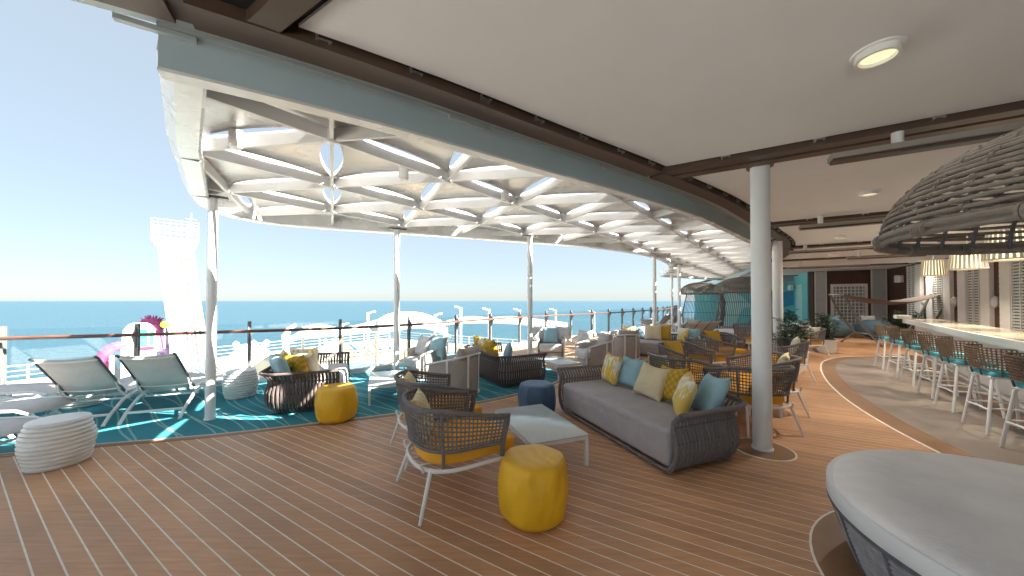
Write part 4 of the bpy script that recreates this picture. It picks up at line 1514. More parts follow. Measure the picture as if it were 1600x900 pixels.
# ---- bar stools (face local +X)
def bar_stool(label):
    t = thing('bar_stool', label, 'bar stool', group='white framed bar stools along the counter')
    for sx in (-1, 1):
        for sy in (-1, 1):
            MB().tube([(sx * .14, sy * .15, .70), (sx * .165, sy * .175, .66), (sx * .235, sy * .24, .006)], .0165, 8).build('leg', M['white_metal'], t)
    MB().tube([(x * .17, y * .18, .70) for x, y in ((1, -1), (1, 1), (-1, 1), (-1, -1))], .016, 8, closed=True).build('seat_frame', M['white_metal'], t)
    for (x0, y0, x1, y1, z) in ((.215, -.22, .215, .22, .25), (-.21, -.215, -.21, .215, .30), (.20, .21, -.20, .21, .32), (.20, -.21, -.20, -.21, .32)):
        MB().tube([(x0, y0, z), ((x0 + x1) / 2, (y0 + y1) / 2, z + .012), (x1, y1, z)], .012, 8).build('foot_bar', M['white_metal'], t)
    link('seat_cushion', rounded(.40, .42, .075, .03, 3, 'seat_cushion', M['teal_seat'], .01, 3), t).location = (.02, 0, .705)
    # curved woven back
    P = []
    for k in range(25):
        a = R(90 + 12) + R(180 - 24) * k / 24
        P.append(Vector((.03 + .27 * math.cos(a), .28 * math.sin(a))))
    def q(i, f): return Vector((P[i].x * (1 + .20 * f), P[i].y * (1 + .14 * f), .80 + .26 * f))
    w = MB()
    for f in np.linspace(0, 1, 9):
        w.tube([q(i, f) for i in range(25)], .011 if f in (0., 1.) else .009, 4, ref=(0, 0, 1))
    for i in range(25):
        w.tube([q(i, 0), q(i, .5) * 1.004, q(i, 1)], .008, 4)
    w.build('woven_back', M['stool_weave'], t, kind='stuff')
    for i in (3, 9, 15, 21):
        MB().tube([q(i, .1), Vector((P[i].x * .93, P[i].y * .93, .715))], .011, 6).build('back_post', M['dark_metal'], t)
    return t
ST = [(9.17, 8.2), (8.53, 7.34), (7.95, 6.56), (7.33, 5.76), (6.78, 5.07), (6.16, 4.27), (5.57, 3.5)]
SL = ['farthest bar stool, at the hammock end of the counter', 'second bar stool from the far end of the counter', 'third bar stool from the far end of the counter',
      'middle bar stool of the seven along the counter', 'third bar stool from the right edge of the picture', 'bar stool next to the last one at the right edge',
      'bar stool cut by the right edge of the picture']
sf = face(.859, -.512)
st0 = bar_stool(SL[0])
st0.location = (*ST[0], .004)
st0.rotation_euler = (0, 0, sf)
for p, lab in zip(ST[1:], SL[1:]):
    dup(st0, lab, (*p, .004), sf)

# ---- round daybeds with woven dome (open side local -X)
def daybed(label, loc, rz, full=True):
    t = thing('daybed_pod', label, 'daybed', loc, rz, 'round wicker daybed pods')
    base = MB()
    n = 40
    for k in range(15):
        z = .03 + k * .0235
        r = .90 + .115 * (k / 14) ** .8
        base.tube([(r * math.cos(2 * math.pi * i / n), r * math.sin(2 * math.pi * i / n), z + .004 * math.sin(i * 2.4 + k)) for i in range(n)], .0125, 6, closed=True)
    base.build('woven_base', M['base_weave'], t, kind='stuff')
    MB().lathe([(.86, .015), (.975, .345), (.98, .355), (.5, .36)], 48).build('base_core', M['dark_metal'], t)
    rb = MB()
    for i in range(0, 40, 2):
        a = 2 * math.pi * i / 40
        c, s = math.cos(a), math.sin(a)
        rb.tube([(.915 * c, .915 * s, .02), (.975 * c, .975 * s, .19), (1.03 * c, 1.03 * s, .375)], .010, 5)
    rb.build('base_ribs', M['rattan_dark'], t, kind='stuff')
    MB().tube([(1.02 * math.cos(2 * math.pi * i / 64), 1.02 * math.sin(2 * math.pi * i / 64), .378) for i in range(64)], .019, 8, closed=True).build('base_rim', M['rattan_dark'], t)
    # mattress: flat band and soft top
    MB().lathe([(.99, .385), (1.035, .39), (1.04, .40), (1.04, .475), (1.034, .486), (1.0, .488)], 96).build('mattress_band', M['piping'], t)
    b = MB()
    vs, fs = [], []
    nr, na = 22, 96
    for i in range(nr + 1):
        for k in range(na):
            a = 2 * math.pi * k / na
            r = 1.036 * (i / nr)
            x, y = r * math.cos(a), r * math.sin(a)
            edge = (i / nr)
            z = .492 + .014 * (1 - edge ** 10)
            z += .006 * noise.noise(Vector((x * 2, y * 2, 1))) + .0022 * noise.noise(Vector((x * 9, y * 9, 4)))
            z += .010 * max(0, edge - .72) * math.sin(a * 23 + 3 * noise.noise(Vector((x, y, 7)))) * noise.noise(Vector((math.cos(a) * 3, math.sin(a) * 3, 2)))
            vs.append((x, y, z - (.012 if i == nr else 0)))
    for i in range(nr):
        for k in range(na):
            k2 = (k + 1) % na
            fs.append((i * na + k, i * na + k2, (i + 1) * na + k2, (i + 1) * na + k))
    b.add(vs, fs).build('mattress', M['daybed_fabric'], t, ang=80)
    # dome
    zr, hd, rd = 2.0, .55, .93
    dz = .30
    cx = .16
    dome = MB()
    NH = 24
    def ring(f):
        ph = f * math.pi / 2
        return rd * math.cos(ph) ** .85, zr + hd * math.sin(ph)
    for k in range(1, NH):
        r, z = ring(k / NH)
        if r < .05: continue
        dome.tube([(cx + r * math.cos(2 * math.pi * i / 64), r * math.sin(2 * math.pi * i / 64), z + .0022 * math.sin(i * .9 + k * 2)) for i in range(64)], .0105 if k < 18 else .009, 6, closed=True)
    dome.build('dome_hoops', M['rattan'], t, kind='stuff')
    ribs = MB()
    NR = 32
    for i in range(NR):
        a = 2 * math.pi * i / NR
        pts = []
        for k in range(15):
            r, z = ring(k / 15)
            pts.append((cx + (r - .014) * math.cos(a), (r - .014) * math.sin(a), z - .008))
        ribs.tube(pts, .0105, 5)
    ribs.build('dome_ribs', M['rattan_dark'], t, kind='stuff')
    kn = MB()
    for k in range(1, 19):
        r, z = ring(k / NH)
        for i in range(NR):
            if random.random() < .35: continue
            a = 2 * math.pi * i / NR + random.uniform(-.006, .006)
            p = Vector((cx + r * math.cos(a), r * math.sin(a), z))
            dd = Vector((-math.sin(a), math.cos(a), 0))
            kn.tube([p - dd * .009, p + dd * .009], .0145, 8)
    kn.build('dome_bindings', M['rattan'], t, kind='stuff')
    rm = MB()
    for dr, dz_ in ((0, 0), (.016, .016), (.012, -.018)):
        rm.tube([(cx + (rd + dr) * math.cos(2 * math.pi * i / 72), (rd + dr) * math.sin(2 * math.pi * i / 72), zr + dz_) for i in range(72)], .0145, 8, closed=True)
    rm.build('dome_rim', M['rattan'], t)
    wr = MB()
    for i in range(16):
        a = 2 * math.pi * i / 16
        for q in range(4):
            b2 = a + q * .016
            p = Vector((cx + (rd + .009) * math.cos(b2), (rd + .009) * math.sin(b2), zr))
            dd = Vector((-math.sin(b2), math.cos(b2), 0))
            wr.tube([p - dd * .006, p + dd * .006], .036, 10)
    wr.build('rim_wraps', M['rattan'], t, kind='stuff')
    # back shell of bowed canes from the dome rim down to the base
    sh = MB()
    for i in range(45):
        a = R(-80) + R(160) * i / 44
        c, s = math.cos(a), math.sin(a)
        pts = [(cx + rd * c, rd * s, zr), (cx * .8 + (rd + .13) * c, (rd + .13) * s, 1.6), ((rd + .17) * c + .03, (rd + .17) * s, 1.05), ((rd + .13) * c, (rd + .13) * s, .65), (1.02 * c, 1.02 * s, .38)]
        sh.tube(pts, .012, 6)
    sh.build('back_canes', M['rattan_dark'], t, kind='stuff')
    hp_ = MB()
    for z, e in ((1.6, .12), (1.05, .17)):
        pts = []
        for i in range(29):
            a = R(-80) + R(160) * i / 28
            k = .12 * max(0, (z - .4) / 1.6)
            pts.append((k + (rd + e) * math.cos(a), (rd + e) * math.sin(a), z))
        hp_.tube(pts, .012, 6)
    hp_.build('back_hoops', M['rattan_dark'], t)
    for s in (-1, 1):
        a = R(82) * s
        MB().tube([(cx + rd * math.cos(a), rd * math.sin(a), zr), (.12 + (rd + .13) * math.cos(a), (rd + .13) * math.sin(a), 1.5), ((rd + .17) * math.cos(a), (rd + .17) * math.sin(a), 1.0), (1.02 * math.cos(a), 1.02 * math.sin(a), .38)], .028, 8).build('arch_post', M['rattan'], t)
    return t
near = daybed('round white daybed under a woven dome at the lower right corner', (BED.x, BED.y, .008), R(-60))
dup(near, 'wicker daybed pod with dome far down the deck, right beside the thick column', (8.75, 13.1, .001), R(20))
dup(near, 'wicker daybed pod with dome far down the deck, left of the other pod', (9.1, 16.6, .001), R(20))

# ---- planters
def planter(label, loc, rz, L=1.1):
    t = thing('planter', label, 'planter', loc, rz, 'white planters with dark green shrubs')
    b = MB()
    w0, w1, h = .19, .24, .42
    l0_, l1_ = L / 2 - .05, L / 2
    b.add([(-l0_, -w0, 0), (l0_, -w0, 0), (l0_, w0, 0), (-l0_, w0, 0), (-l1_, -w1, h), (l1_, -w1, h), (l1_, w1, h), (-l1_, w1, h)],
          [(3, 2, 1, 0), (4, 5, 6, 7), (0, 1, 5, 4), (1, 2, 6, 5), (2, 3, 7, 6), (3, 0, 4, 7)])
    b.build('pot', M['pouf_white'], t, smooth=False)
    MB().box((0, 0, h + .006), (L - .06, 2 * w1 - .06, .01)).build('soil', M['soil'], t, smooth=False)
    lf_ = MB()
    st_ = MB()
    for k in range(34):
        bx, by = random.uniform(-l1_ + .1, l1_ - .1), random.uniform(-w1 + .06, w1 - .06)
        an = random.uniform(0, 2 * math.pi)
        H = random.uniform(.45, .85)
        rr = random.uniform(.12, .34)
        tip = Vector((bx + rr * math.cos(an), by + rr * math.sin(an), h + H))
        mid = Vector((bx + rr * .3 * math.cos(an), by + rr * .3 * math.sin(an), h + H * .55))
        st_.tube([(bx, by, h), mid, tip], [.008, .006, .003], 5)
        for j in range(22):
            f = random.uniform(.2, 1)
            p = Vector((bx, by, h)).lerp(mid, min(1, f * 2)) if f < .5 else mid.lerp(tip, f * 2 - 1)
            a2 = random.uniform(0, 2 * math.pi)
            d = Vector((math.cos(a2), math.sin(a2), random.uniform(-.1, .7))).normalized()
            Ln = random.uniform(.09, .19)
            s = d.cross(Vector((0, 0, 1))).normalized() * Ln * .16
            droop = Vector((0, 0, -Ln * .25))
            lf_.add([p, p + d * Ln * .45 + s, p + d * Ln + droop, p + d * Ln * .45 - s], [(0, 1, 2), (0, 2, 3)])
    st_.build('stems', M['soil'], t)
    lf_.build('foliage', M['leaf'], t, smooth=False, fixn=False, kind='stuff')
    return t
pl0 = planter('white planter with dark green shrub in front of the second thick column', (6.55, 7.98, .002), face(.75, .66), 1.35)
dup(pl0, 'white planter with dark green shrub behind the first planter, before the mural', (10.3, 11.2, .002), face(.6, .8))
dup(pl0, 'dark green shrub in a white planter beside the mural corner far away', (13.0, 16.4, .002), face(.85, -.5))
dup(pl0, 'dark green shrub in a white planter against the dark wood wall behind the bar end', (15.9, 13.7, .002), face(.85, -.5))

# ---- hammock on a curved steel stand
hm_ = thing('hammock', 'brown canvas hammock slung on a bowed steel stand near the end wall', 'hammock', (0, 0, .002))
A, B_ = Vector((12.35, 12.9)), Vector((15.9, 12.6))
for off in (Vector((0, -.28)), Vector((0, .28))):
    pts = []
    for k in range(15):
        f = k / 14
        p = A.lerp(B_, f) + off * (1 - .0 * f)
        z = .16 + 1.75 * abs(2 * f - 1) ** 2.6
        pts.append((p.x, p.y, z))
    MB().tube(pts, .035, 8).build('bow', M['post'], hm_)
for f in (.24, .76):
    p = A.lerp(B_, f)
    MB().tube([(p.x - .05, p.y - .75, .02), (p.x, p.y - .28, .42), (p.x, p.y + .28, .42), (p.x - .05, p.y + .75, .02)], .03, 8).build('foot', M['post'], hm_)
for f in (.0, 1.0):
    p = A.lerp(B_, f)
    MB().tube([(p.x, p.y - .32, 1.88), (p.x, p.y + .32, 1.88)], .02, 8).build('spreader_bar', M['post'], hm_)
vs, fs = [], []
nx, ny = 26, 8
for i in range(nx + 1):
    f = i / nx
    p = A.lerp(B_, .02 + .96 * f)
    wd = .05 + .48 * math.sin(math.pi * f) ** .7
    for j in range(ny + 1):
        q = 2 * j / ny - 1
        vs.append((p.x, p.y + q * wd, 1.90 - .30 * math.sin(math.pi * f) - .10 * (1 - q * q) * math.sin(math.pi * f)))
for i in range(nx):
    for j in range(ny):
        a = i * (ny + 1) + j
        fs.append((a, a + 1, a + ny + 2, a + ny + 1))
o = MB().add(vs, fs).build('sling', M['hammock'], hm_, fixn=False)
o.modifiers.new('thickness', 'SOLIDIFY').thickness = .01

# ---- beanbags under the hammock
def beanbag(label, loc, m, s=1.0, rz=0):
    n, k_ = 32, 14
    prof = []
    for i in range(k_ + 1):
        ph = math.pi * i / k_
        prof.append((max(.01, .55 * math.sin(ph) ** .75), .34 - .34 * math.cos(ph)))
    b = MB().lathe(prof, n, Matrix.Scale(s, 4), warp=lambda a, z: 1 + .08 * noise.noise(Vector((math.cos(a) * 1.5, math.sin(a) * 1.5, z * 3))) + .12 * math.cos(a) * (z - .3))
    return tag(b.build('beanbag', m, loc=loc, rz=rz, ang=80), label, 'beanbag', 'slate blue beanbags')
beanbag('slate blue beanbag left behind the hammock stand', (14.6, 15.4, .001), M['beanbag'], 1.15)
beanbag('slate blue beanbag right behind the hammock stand', (16.0, 15.0, .001), M['beanbag'], 1.2, 1.5)
pillow(14.95, 15.75, .60, -.3, -1, 'blue_fabric', 'pale blue pillow on the left beanbag behind the hammock', w=.55, h=.4)
pillow(16.1, 15.3, .62, -.3, -1, 'light_fabric', 'pale grey pillow on the right beanbag behind the hammock', w=.55, h=.4)

# ---- pendant lamps above the bar
def pendant(label, loc):
    t = thing('pendant_lamp', label, 'lamp', loc, 0, 'slatted drum pendant lamps')
    MB().lathe([(.20, .02), (.185, .46), (.16, .462)], 32).build('diffuser', M['lampshade'], t)
    for k in range(26):
        a = 2 * math.pi * k / 26
        c, s = math.cos(a), math.sin(a)
        MB().bar((.27 * c, .27 * s, .01), (.225 * c, .225 * s, .48), .036, .008, up=(c, s, 0)).build('slat', M['slat_white'], t, smooth=False)
    MB().tube([(.272 * math.cos(2 * math.pi * k / 40), .272 * math.sin(2 * math.pi * k / 40), .01) for k in range(40)], .012, 6, closed=True).build('lower_ring', M['slat_white'], t)
    MB().tube([(.227 * math.cos(2 * math.pi * k / 40), .227 * math.sin(2 * math.pi * k / 40), .485) for k in range(40)], .010, 6, closed=True).build('upper_ring', M['slat_white'], t)
    MB().tube([(0, 0, .46), (0, 0, ZC - loc[2])], .012, 6).build('stem', M['white_metal'], t)
    MB().lathe([(.05, ZC - loc[2] - .03), (.05, ZC - loc[2] - .001)], 16).build('ceiling_rose', M['white_metal'], t)
    ld = bpy.data.lights.new('lamp_beam', 'SPOT')
    ld.energy = 30
    ld.spot_size = R(140)
    ld.spot_blend = 1.0
    ld.shadow_soft_size = .08
    ld.color = (1.0, .86, .64)
    lo = bpy.data.objects.new('lamp_beam', ld)
    C.objects.link(lo)
    lo.parent = t
    lo.location = (0, 0, -.02)
    return t
p0 = pendant('lit slatted pendant lamp farthest along the bar, smallest in view', (12.75, 10.25, 2.40))
dup(p0, 'lit slatted pendant lamp in the middle, below the woven dome rim', (9.98, 7.42, 2.40 - .06), 0)
dup(p0, 'lit slatted pendant lamp cut by the right picture edge', (7.95, 5.40, 2.40 - .10), 0)

# ---- ceiling lamps and hanging light channels
def downlight(label, x, y):
    t = thing('downlight', label, 'ceiling light', (x, y, ZC), 0, 'round ceiling downlights')
    t.scale = (.78, .78, 1)
    MB().lathe([(.155, -.004), (.15, -.012), (.125, -.014), (.125, -.003)], 40).build('flange', M['white_metal'], t)
    b = MB()
    n = 40
    vs, fs = [], []
    for r, z in ((.125, -.014), (.13, -.055), (.108, -.055), (.104, -.02)):
        for k in range(n):
            vs.append((r * math.cos(2 * math.pi * k / n), r * math.sin(2 * math.pi * k / n), z))
    for i in range(3):
        for k in range(n):
            fs.append((i * n + k, i * n + (k + 1) % n, (i + 1) * n + (k + 1) % n, (i + 1) * n + k))
    b.add(vs, fs).build('ring', M['white_metal'], t)
    MB().lathe([(.103, -.034), (.103, -.024)], 40).build('diffuser', M['downlight'], t)
    ld = bpy.data.lights.new('lamp_beam', 'SPOT')
    ld.energy = 4 if y < 3 else 46
    ld.spot_size = R(150)
    ld.spot_blend = 1.0
    ld.shadow_soft_size = .10
    ld.color = (1.0, .90, .76)
    lo = bpy.data.objects.new('lamp_beam', ld)
    C.objects.link(lo)
    lo.parent = t
    lo.location = (0, 0, -.06)
    return t
DL = [((2.23, 2.05), 'largest lit round ceiling light near the top right corner'), ((4.98, 4.72), 'lit round ceiling light left above the woven dome'),
      ((7.75, 8.0), 'lit round ceiling light second from the woven dome'), ((10.4, 11.0), 'lit round ceiling light third from the woven dome'),
      ((10.0, 6.3), 'unseen ceiling light beyond the right edge, added to brighten the interior'), ((12.6, 14.4), 'faint round ceiling light nearest the end wall'), ((15.6, 13.2), 'faint round ceiling light before the dark wood corner')]  # first one here lies out of view, added to brighten the interior
for (x, y), lab in DL: downlight(lab, x, y)
def channel(label, l, t0, t1):
    c = (t0 + t1) / 2
    t = thing('light_channel', label, 'light channel', LT(l, c, 2.97), R(149.2), 'hanging light channels')
    L = abs(t1 - t0)
    MB().box((0, 0, .03), (L, .15, .05)).build('housing', M['steel_paint'], t, smooth=False)
    MB().box((0, 0, -.008), (L - .03, .125, .022)).build('recess', M['brown'], t, smooth=False)
    MB().box((-L * .22, 0, -.013), (L * .12, .10, .022)).build('spot_insert', M['white_metal'], t, smooth=False)
    MB().box((L * .18, 0, -.013), (L * .30, .10, .022)).build('dark_insert', M['dark_metal'], t, smooth=False)
    for s in (-.33, .33):
        MB().lathe([(.04, .05), (.04, ZC - 2.97 + .05)], 16, Matrix.Translation((s * L, 0, 0))).build('hanger', M['white_metal'], t)
    return t
M['steel_paint'] = mat('taupe_channel_paint', (.30, .27, .24), .5, .1, 4, .05, 40)
channel('longest hanging light channel, above the woven dome', 4.3, -.95, -3.6)
channel('hanging light channel left above the dome rim, second from us', 8.05, -1.35, -3.1)
channel('hanging light channel with round hanger, third from us', 12.0, -1.8, -3.8)
channel('hanging light channel before the end wall, fourth from us', 14.6, -3.6, -5.3)
channel('thin hanging light channel farthest from us before the mural', 17.8, -2.6, -5.0)

# ================================================================== the lower pool deck and what stands on it
ZL = -4.2
def W(px, py, Y):        # image pixel coordinates to a world point on the camera ray at distance Y
    return Vector(((px - 800) / 530 * Y, Y, 1.65 - (py - 470) * Y / 530))
def turned(xm, Y, dx, d):
    # lateral offset dx and depth d of a thing whose front faces back along its bearing
    b_ = Vector((xm, Y)).normalized()
    q = Vector((xm, Y)) + Vector((b_.y, -b_.x)) * (dx * b_.y) + b_ * d
    return q.x, q.y
hull = MB()
poly = [LT(-14, 7.5), LT(-14, 44), LT(36, 44), LT(36, 9)]
hull.prism(poly, -24, ZL)
low = hull.build('lower_deck', M['lower_deck'], smooth=False, kind='structure')
up = MB().prism([LT(-9, -13), LT(40, -13)] + [(p.x + .0, p.y) for p in reversed(offset(RAIL, -.05))] , -24, -.46)
up.build('upper_hull', M['ship'], low, smooth=False)
MB().prism([LT(9, 16), LT(9, 40), LT(33, 40), LT(33, 16)], ZL + .004, ZL + .02).build('tan_floor', M['tan'], low, smooth=False)
for k, (l0_, l1_, t0_, t1_) in enumerate(((14, 19, 23, 27), (4.5, 8, 20, 25), (24, 29, 19, 24))):
    MB().prism([LT(l0_ - .4, t0_ - .4), LT(l1_ + .4, t0_ - .4), LT(l1_ + .4, t1_ + .4), LT(l0_ - .4, t1_ + .4)], ZL + .02, ZL + .45).build('pool_rim', M['lower_white'], low, smooth=False)
    MB().prism([LT(l0_, t0_), LT(l1_, t0_), LT(l1_, t1_), LT(l0_, t1_)], ZL + .44, ZL + .47).build('pool_water', M['pool'], low, smooth=False)

# fences of the lower deck
def fence(label, pts, step=1.4, h=1.1, z=ZL + .02):
    t = thing('white_fence', label, 'fence', (0, 0, 0), 0, 'white railings on the lower deck')
    P = resample([Vector(p) for p in pts], step)
    for p in P:
        MB().box((p.x, p.y, z + h / 2), (.09, .09, h)).build('post', M['lower_white'], t, smooth=False)
    for hh in (h, h * .66, h * .33):
        MB().tube([(p.x, p.y, z + hh) for p in P], .035 if hh == h else .022, 6).build('rail', M['lower_white'], t)
fence('white railing along the far side of the lower deck', [LT(-14, 43.7), LT(35.7, 43.7)], 2.2)
fence('white railing round the end of the lower deck', [LT(35.7, 43.5), LT(35.7, 10)], 2.2)
fence('white railing in front of the tan lower deck', [LT(8.6, 14.5), LT(32, 14.5)], 1.3)
fence('white railing between the pools on the lower deck', [LT(8.6, 15), LT(8.6, 41)], 1.6)
fence('white railing behind the small pool', [LT(10, 29), LT(31, 29)], 1.5)

# climbing tower
tw = thing('white_tower', 'tall leaning white tower with a railed platform beyond the handrail', 'tower')
Yt = 26
XT = W(278, 470, Yt).x
def tpt(px, py, d=0):
    p = W(px, py, Yt)
    x, y = turned(XT, Yt, p.x - XT, d)
    return Vector((x, y, p.z))
def sec(px0, px1, py, d):
    return [tpt(px0, py), tpt(px1, py), tpt(px1, py, d), tpt(px0, py, d)]
vs = sec(246, 302, 384, 2.2) + sec(252, 310, 440, 2.3) + sec(264, 324, 520, 2.5) + sec(270, 336, 592, 2.8)
fs = [(3, 2, 1, 0), (12, 13, 14, 15)]
for i in range(3):
    for k in range(4):
        fs.append((i * 4 + k, i * 4 + (k + 1) % 4, (i + 1) * 4 + (k + 1) % 4, (i + 1) * 4 + k))
MB().add(vs, fs).build('shaft', M['lower_white'], tw, ang=20)
for fr in (.50, .62, .72, .86):
    pts = []
    for (x0, x1, py) in ((246, 302, 384), (252, 310, 440), (264, 324, 520), (270, 336, 592)):
        pts.append(tpt(x0 + (x1 - x0) * fr, py, -.04))
    MB().tube(pts, .05, 4).build('guide_rail', M['post'], tw)
for f0, f1 in ((.04, .44), (.90, .97)):
    q4 = []
    for (x0, x1, py) in ((246, 302, 390), (264, 324, 520), (270, 336, 585)):
        q4.append((tpt(x0 + (x1 - x0) * f0, py, -.02), tpt(x0 + (x1 - x0) * f1, py, -.02)))
    for k in range(2):
        MB().bar((q4[k][0] + q4[k + 1][0]) / 2 * 0 + q4[k + 1][0], q4[k + 1][1], .05, .05).build('panel_seam', M['louvre'], tw, smooth=False)
rg = MB()
for k in range(30):
    f = k / 29
    py = 388 + 200 * f
    x0 = np.interp(py, [384, 440, 520, 592], [246, 252, 264, 270])
    x1 = np.interp(py, [384, 440, 520, 592], [302, 310, 324, 336])
    rg.tube([tpt(x0 + (x1 - x0) * .62, py, -.05), tpt(x0 + (x1 - x0) * .72, py, -.05)], .02, 4)
rg.build('ladder_rungs', M['post'], tw, kind='stuff')
a, c = tpt(237, 379), tpt(310, 379)
zp = a.z
pl_ = [tuple(tpt(237, 379, -.4))[:2], tuple(tpt(310, 379, -.4))[:2], tuple(tpt(310, 379, 2.8))[:2], tuple(tpt(237, 379, 2.8))[:2]]
b = MB()
b.prism(pl_, zp, zp + .32)
lowr = [tpt(247, 388, 0), tpt(301, 388, 0), tpt(301, 388, 2.2), tpt(247, 388, 2.2)]
b.add([(x, y, zp) for x, y in pl_] + lowr, [(0, 1, 5, 4), (1, 2, 6, 5), (2, 3, 7, 6), (3, 0, 4, 7), (4, 5, 6, 7)])
b.build('platform', M['lower_white'], tw, smooth=False)
rl = MB()
for hh in (.35, .7, 1.05, 1.3):
    rl.tube([(x, y, zp + .3 + hh) for x, y in pl_], .028, 5, closed=True)
for k in range(9):
    for p_, q_ in ((pl_[0], pl_[1]), (pl_[3], pl_[2])):
        x, y = p_[0] + (q_[0] - p_[0]) * k / 8, p_[1] + (q_[1] - p_[1]) * k / 8
        rl.tube([(x, y, zp + .3), (x, y, zp + 1.62)], .03, 5)
rl.build('platform_rail', M['louvre'], tw)
an = tpt(298, 379, .4)
MB().tube([(an.x, an.y, zp + .3), (an.x, an.y, zp + 2.5)], .025, 5).build('antenna', M['lower_white'], tw)
MB().tube([(an.x - .25, an.y - .2, zp + 2.0), (an.x + .25, an.y + .2, zp + 2.0)], .018, 5).build('antenna_arm', M['lower_white'], tw)

# water slide house
Ys = 24
sl = thing('slide_house', 'white arched slide house with turquoise windows left of the tower', 'slide')
def arch(px0, px1, pyt, pyb, Y, th, m, name, parent, yo=0):
    p, q = W(px0, pyt, Y), W(px1, pyb, Y)
    w_, h_ = (q.x - p.x), (p.z - q.z)
    pts = [(p.x, q.z)]
    for k in range(13):
        an = math.pi * (1 - k / 12)
        pts.append((p.x + w_ / 2 + w_ / 2 * math.copysign(abs(math.cos(an)) ** .6, math.cos(an)), p.z - h_ * .35 + h_ * .35 * math.sin(an) ** .6))
    pts.append((q.x, q.z))
    n = len(pts)
    b = MB()
    xm = W(218, 470, Y).x
    b.add([(*turned(xm, Y, x - xm, yo), z) for x, z in pts] + [(*turned(xm, Y, x - xm, yo + th), z) for x, z in pts], [tuple(range(n)), tuple(reversed(range(n, 2 * n)))] + [(i, (i + 1) % n, n + (i + 1) % n, n + i) for i in range(n)])
    return b.build(name, m, parent, ang=30)
arch(191, 246, 506, 592, Ys, 2.2, M['lower_white'], 'arched_body', sl)
arch(214, 232, 515, 541, Ys, .1, M['glass_teal'], 'window', sl, -.06)
arch(236, 242, 518, 540, Ys, .1, M['glass_teal'], 'window', sl, -.06)
MB().bar(W(212, 546, Ys) + Vector((0, -.1, 0)), W(244, 543, Ys) + Vector((0, -.1, 0)), .12, .25).build('pink_band', M['pink'], sl, smooth=False)
for x in (215, 222, 229, 236):
    MB().bar(W(x, 549, Ys) + Vector((0, -.4, 0)), W(x, 562, Ys) + Vector((0, -.4, 0)), .08, .08).build('balcony_post', M['lower_white'], sl, smooth=False)
ps = thing('pink_slide', 'pink tube slide curling out of the white slide house', 'slide')
MB().tube([W(198, 537, Ys - .3), W(185, 540, Ys - .6), W(172, 546, Ys - .9), W(162, 555, Ys - 1.0), W(160, 566, Ys - .8), W(172, 575, Ys - .5)], .30, 12).build('slide_tube', M['pink'], ps)
MB().tube([W(176, 556, Ys - .8), W(176, 600, Ys - .8)], .12, 8).build('support', M['lower_white'], ps)
ur = thing('urchin_slide', 'pink spiky slide head with purple funnel beside the white tower', 'slide')
b = MB()
c0 = W(236, 513, Ys + 2.6)
b.lathe([(.85 * math.sin(math.pi * k / 10) + .01, -.85 * math.cos(math.pi * k / 10)) for k in range(11)], 20, Matrix.Translation(c0))
b.build('dome', M['pink'], ur)
sp_ = MB()
for k in range(60):
    th_, ph = random.uniform(0, 2 * math.pi), random.uniform(.05, 1.5)
    d = Vector((math.cos(th_) * math.sin(ph), math.sin(th_) * math.sin(ph), math.cos(ph)))
    sp_.tube([c0 + d * .75, c0 + d * 1.05], [.06, .015], 5)
sp_.build('spikes', M['pink'], ur, kind='stuff')
MB().tube([W(240, 512, Ys + 2), W(246, 528, Ys + 1.6), W(248, 550, Ys + 1.4)], .35, 10).build('chute', M['pink'], ur)
f0 = W(261, 560, Ys + 2.4)
MB().lathe([(.25, 0), (.42, .9), (.5, 1.6), (.42, 2.1), (.25, 2.3)], 18, Matrix.Translation(f0)).build('purple_funnel', M['purple'], ur)
cb_ = W(258, 507, Ys + 1.5)
yb = thing('yellow_ball', 'bright yellow ball on the slide beside the white tower', 'ball')
MB().lathe([(.25 * math.sin(math.pi * k / 10) + .002, -.25 * math.cos(math.pi * k / 10)) for k in range(11)], 16, Matrix.Translation(cb_)).build('sphere', M['yellow_ball'], yb)
MB().tube([cb_ - Vector((0, 0, .22)), W(258, 545, Ys + 1.5)], .04, 6).build('stalk', M['lower_white'], yb)

# low white pool houses
def pod_house(label, px0, px1, pyt, pyb, Y, win):
    t = thing('pool_house', label, 'pool house', (0, 0, 0), 0, 'low white pool houses')
    p, q = W(px0, pyt, Y), W(px1, pyb, Y)
    w_, zt, zb = q.x - p.x, p.z, ZL
    n = 10
    b = MB()
    vs, fs = [], []
    for k in range(n + 1):
        f = k / n
        x = p.x + w_ * f
        h = (zt - zb) * (math.sin(math.pi * (.12 + .76 * f)) ** .5)
        for (yy, hh) in ((0, 0), (0, .8), (.6, 1), (3.0, 1), (3.6, .8), (3.6, 0)):
            vs.append((*turned(p.x + w_ / 2, Y, x - p.x - w_ / 2, yy), zb + h * hh))
    for k in range(n):
        for j in range(5):
            fs.append((k * 6 + j, k * 6 + j + 1, (k + 1) * 6 + j + 1, (k + 1) * 6 + j))
    fs += [tuple(range(6)), tuple(reversed(range(n * 6, n * 6 + 6)))]
    b.add(vs, fs).build('shell', M['lower_white'], t, ang=30)
    for f in win:
        MB().box((*turned(p.x + w_ / 2, Y, w_ * (f - .5), -.02), zb + (zt - zb) * .55), (w_ * .07, .06, .35), -math.atan2(p.x + w_ / 2, Y)).build('window', M['glass_grey'], t, smooth=False)
    for f in (.25, .55, .78):
        MB().lathe([(.12, 0), (.16, .3), (.2, .34), (.12, .42), (.03, .5)], 12, Matrix.Translation((*turned(p.x + w_ / 2, Y, w_ * (f - .5), 1.5), zt - .1))).build('roof_vent', M['lower_white'], t)
pod_house('low rounded white pool house behind the ribbed stool by the short sofa', 345, 440, 545, 600, 21, (.3, .45, .52))
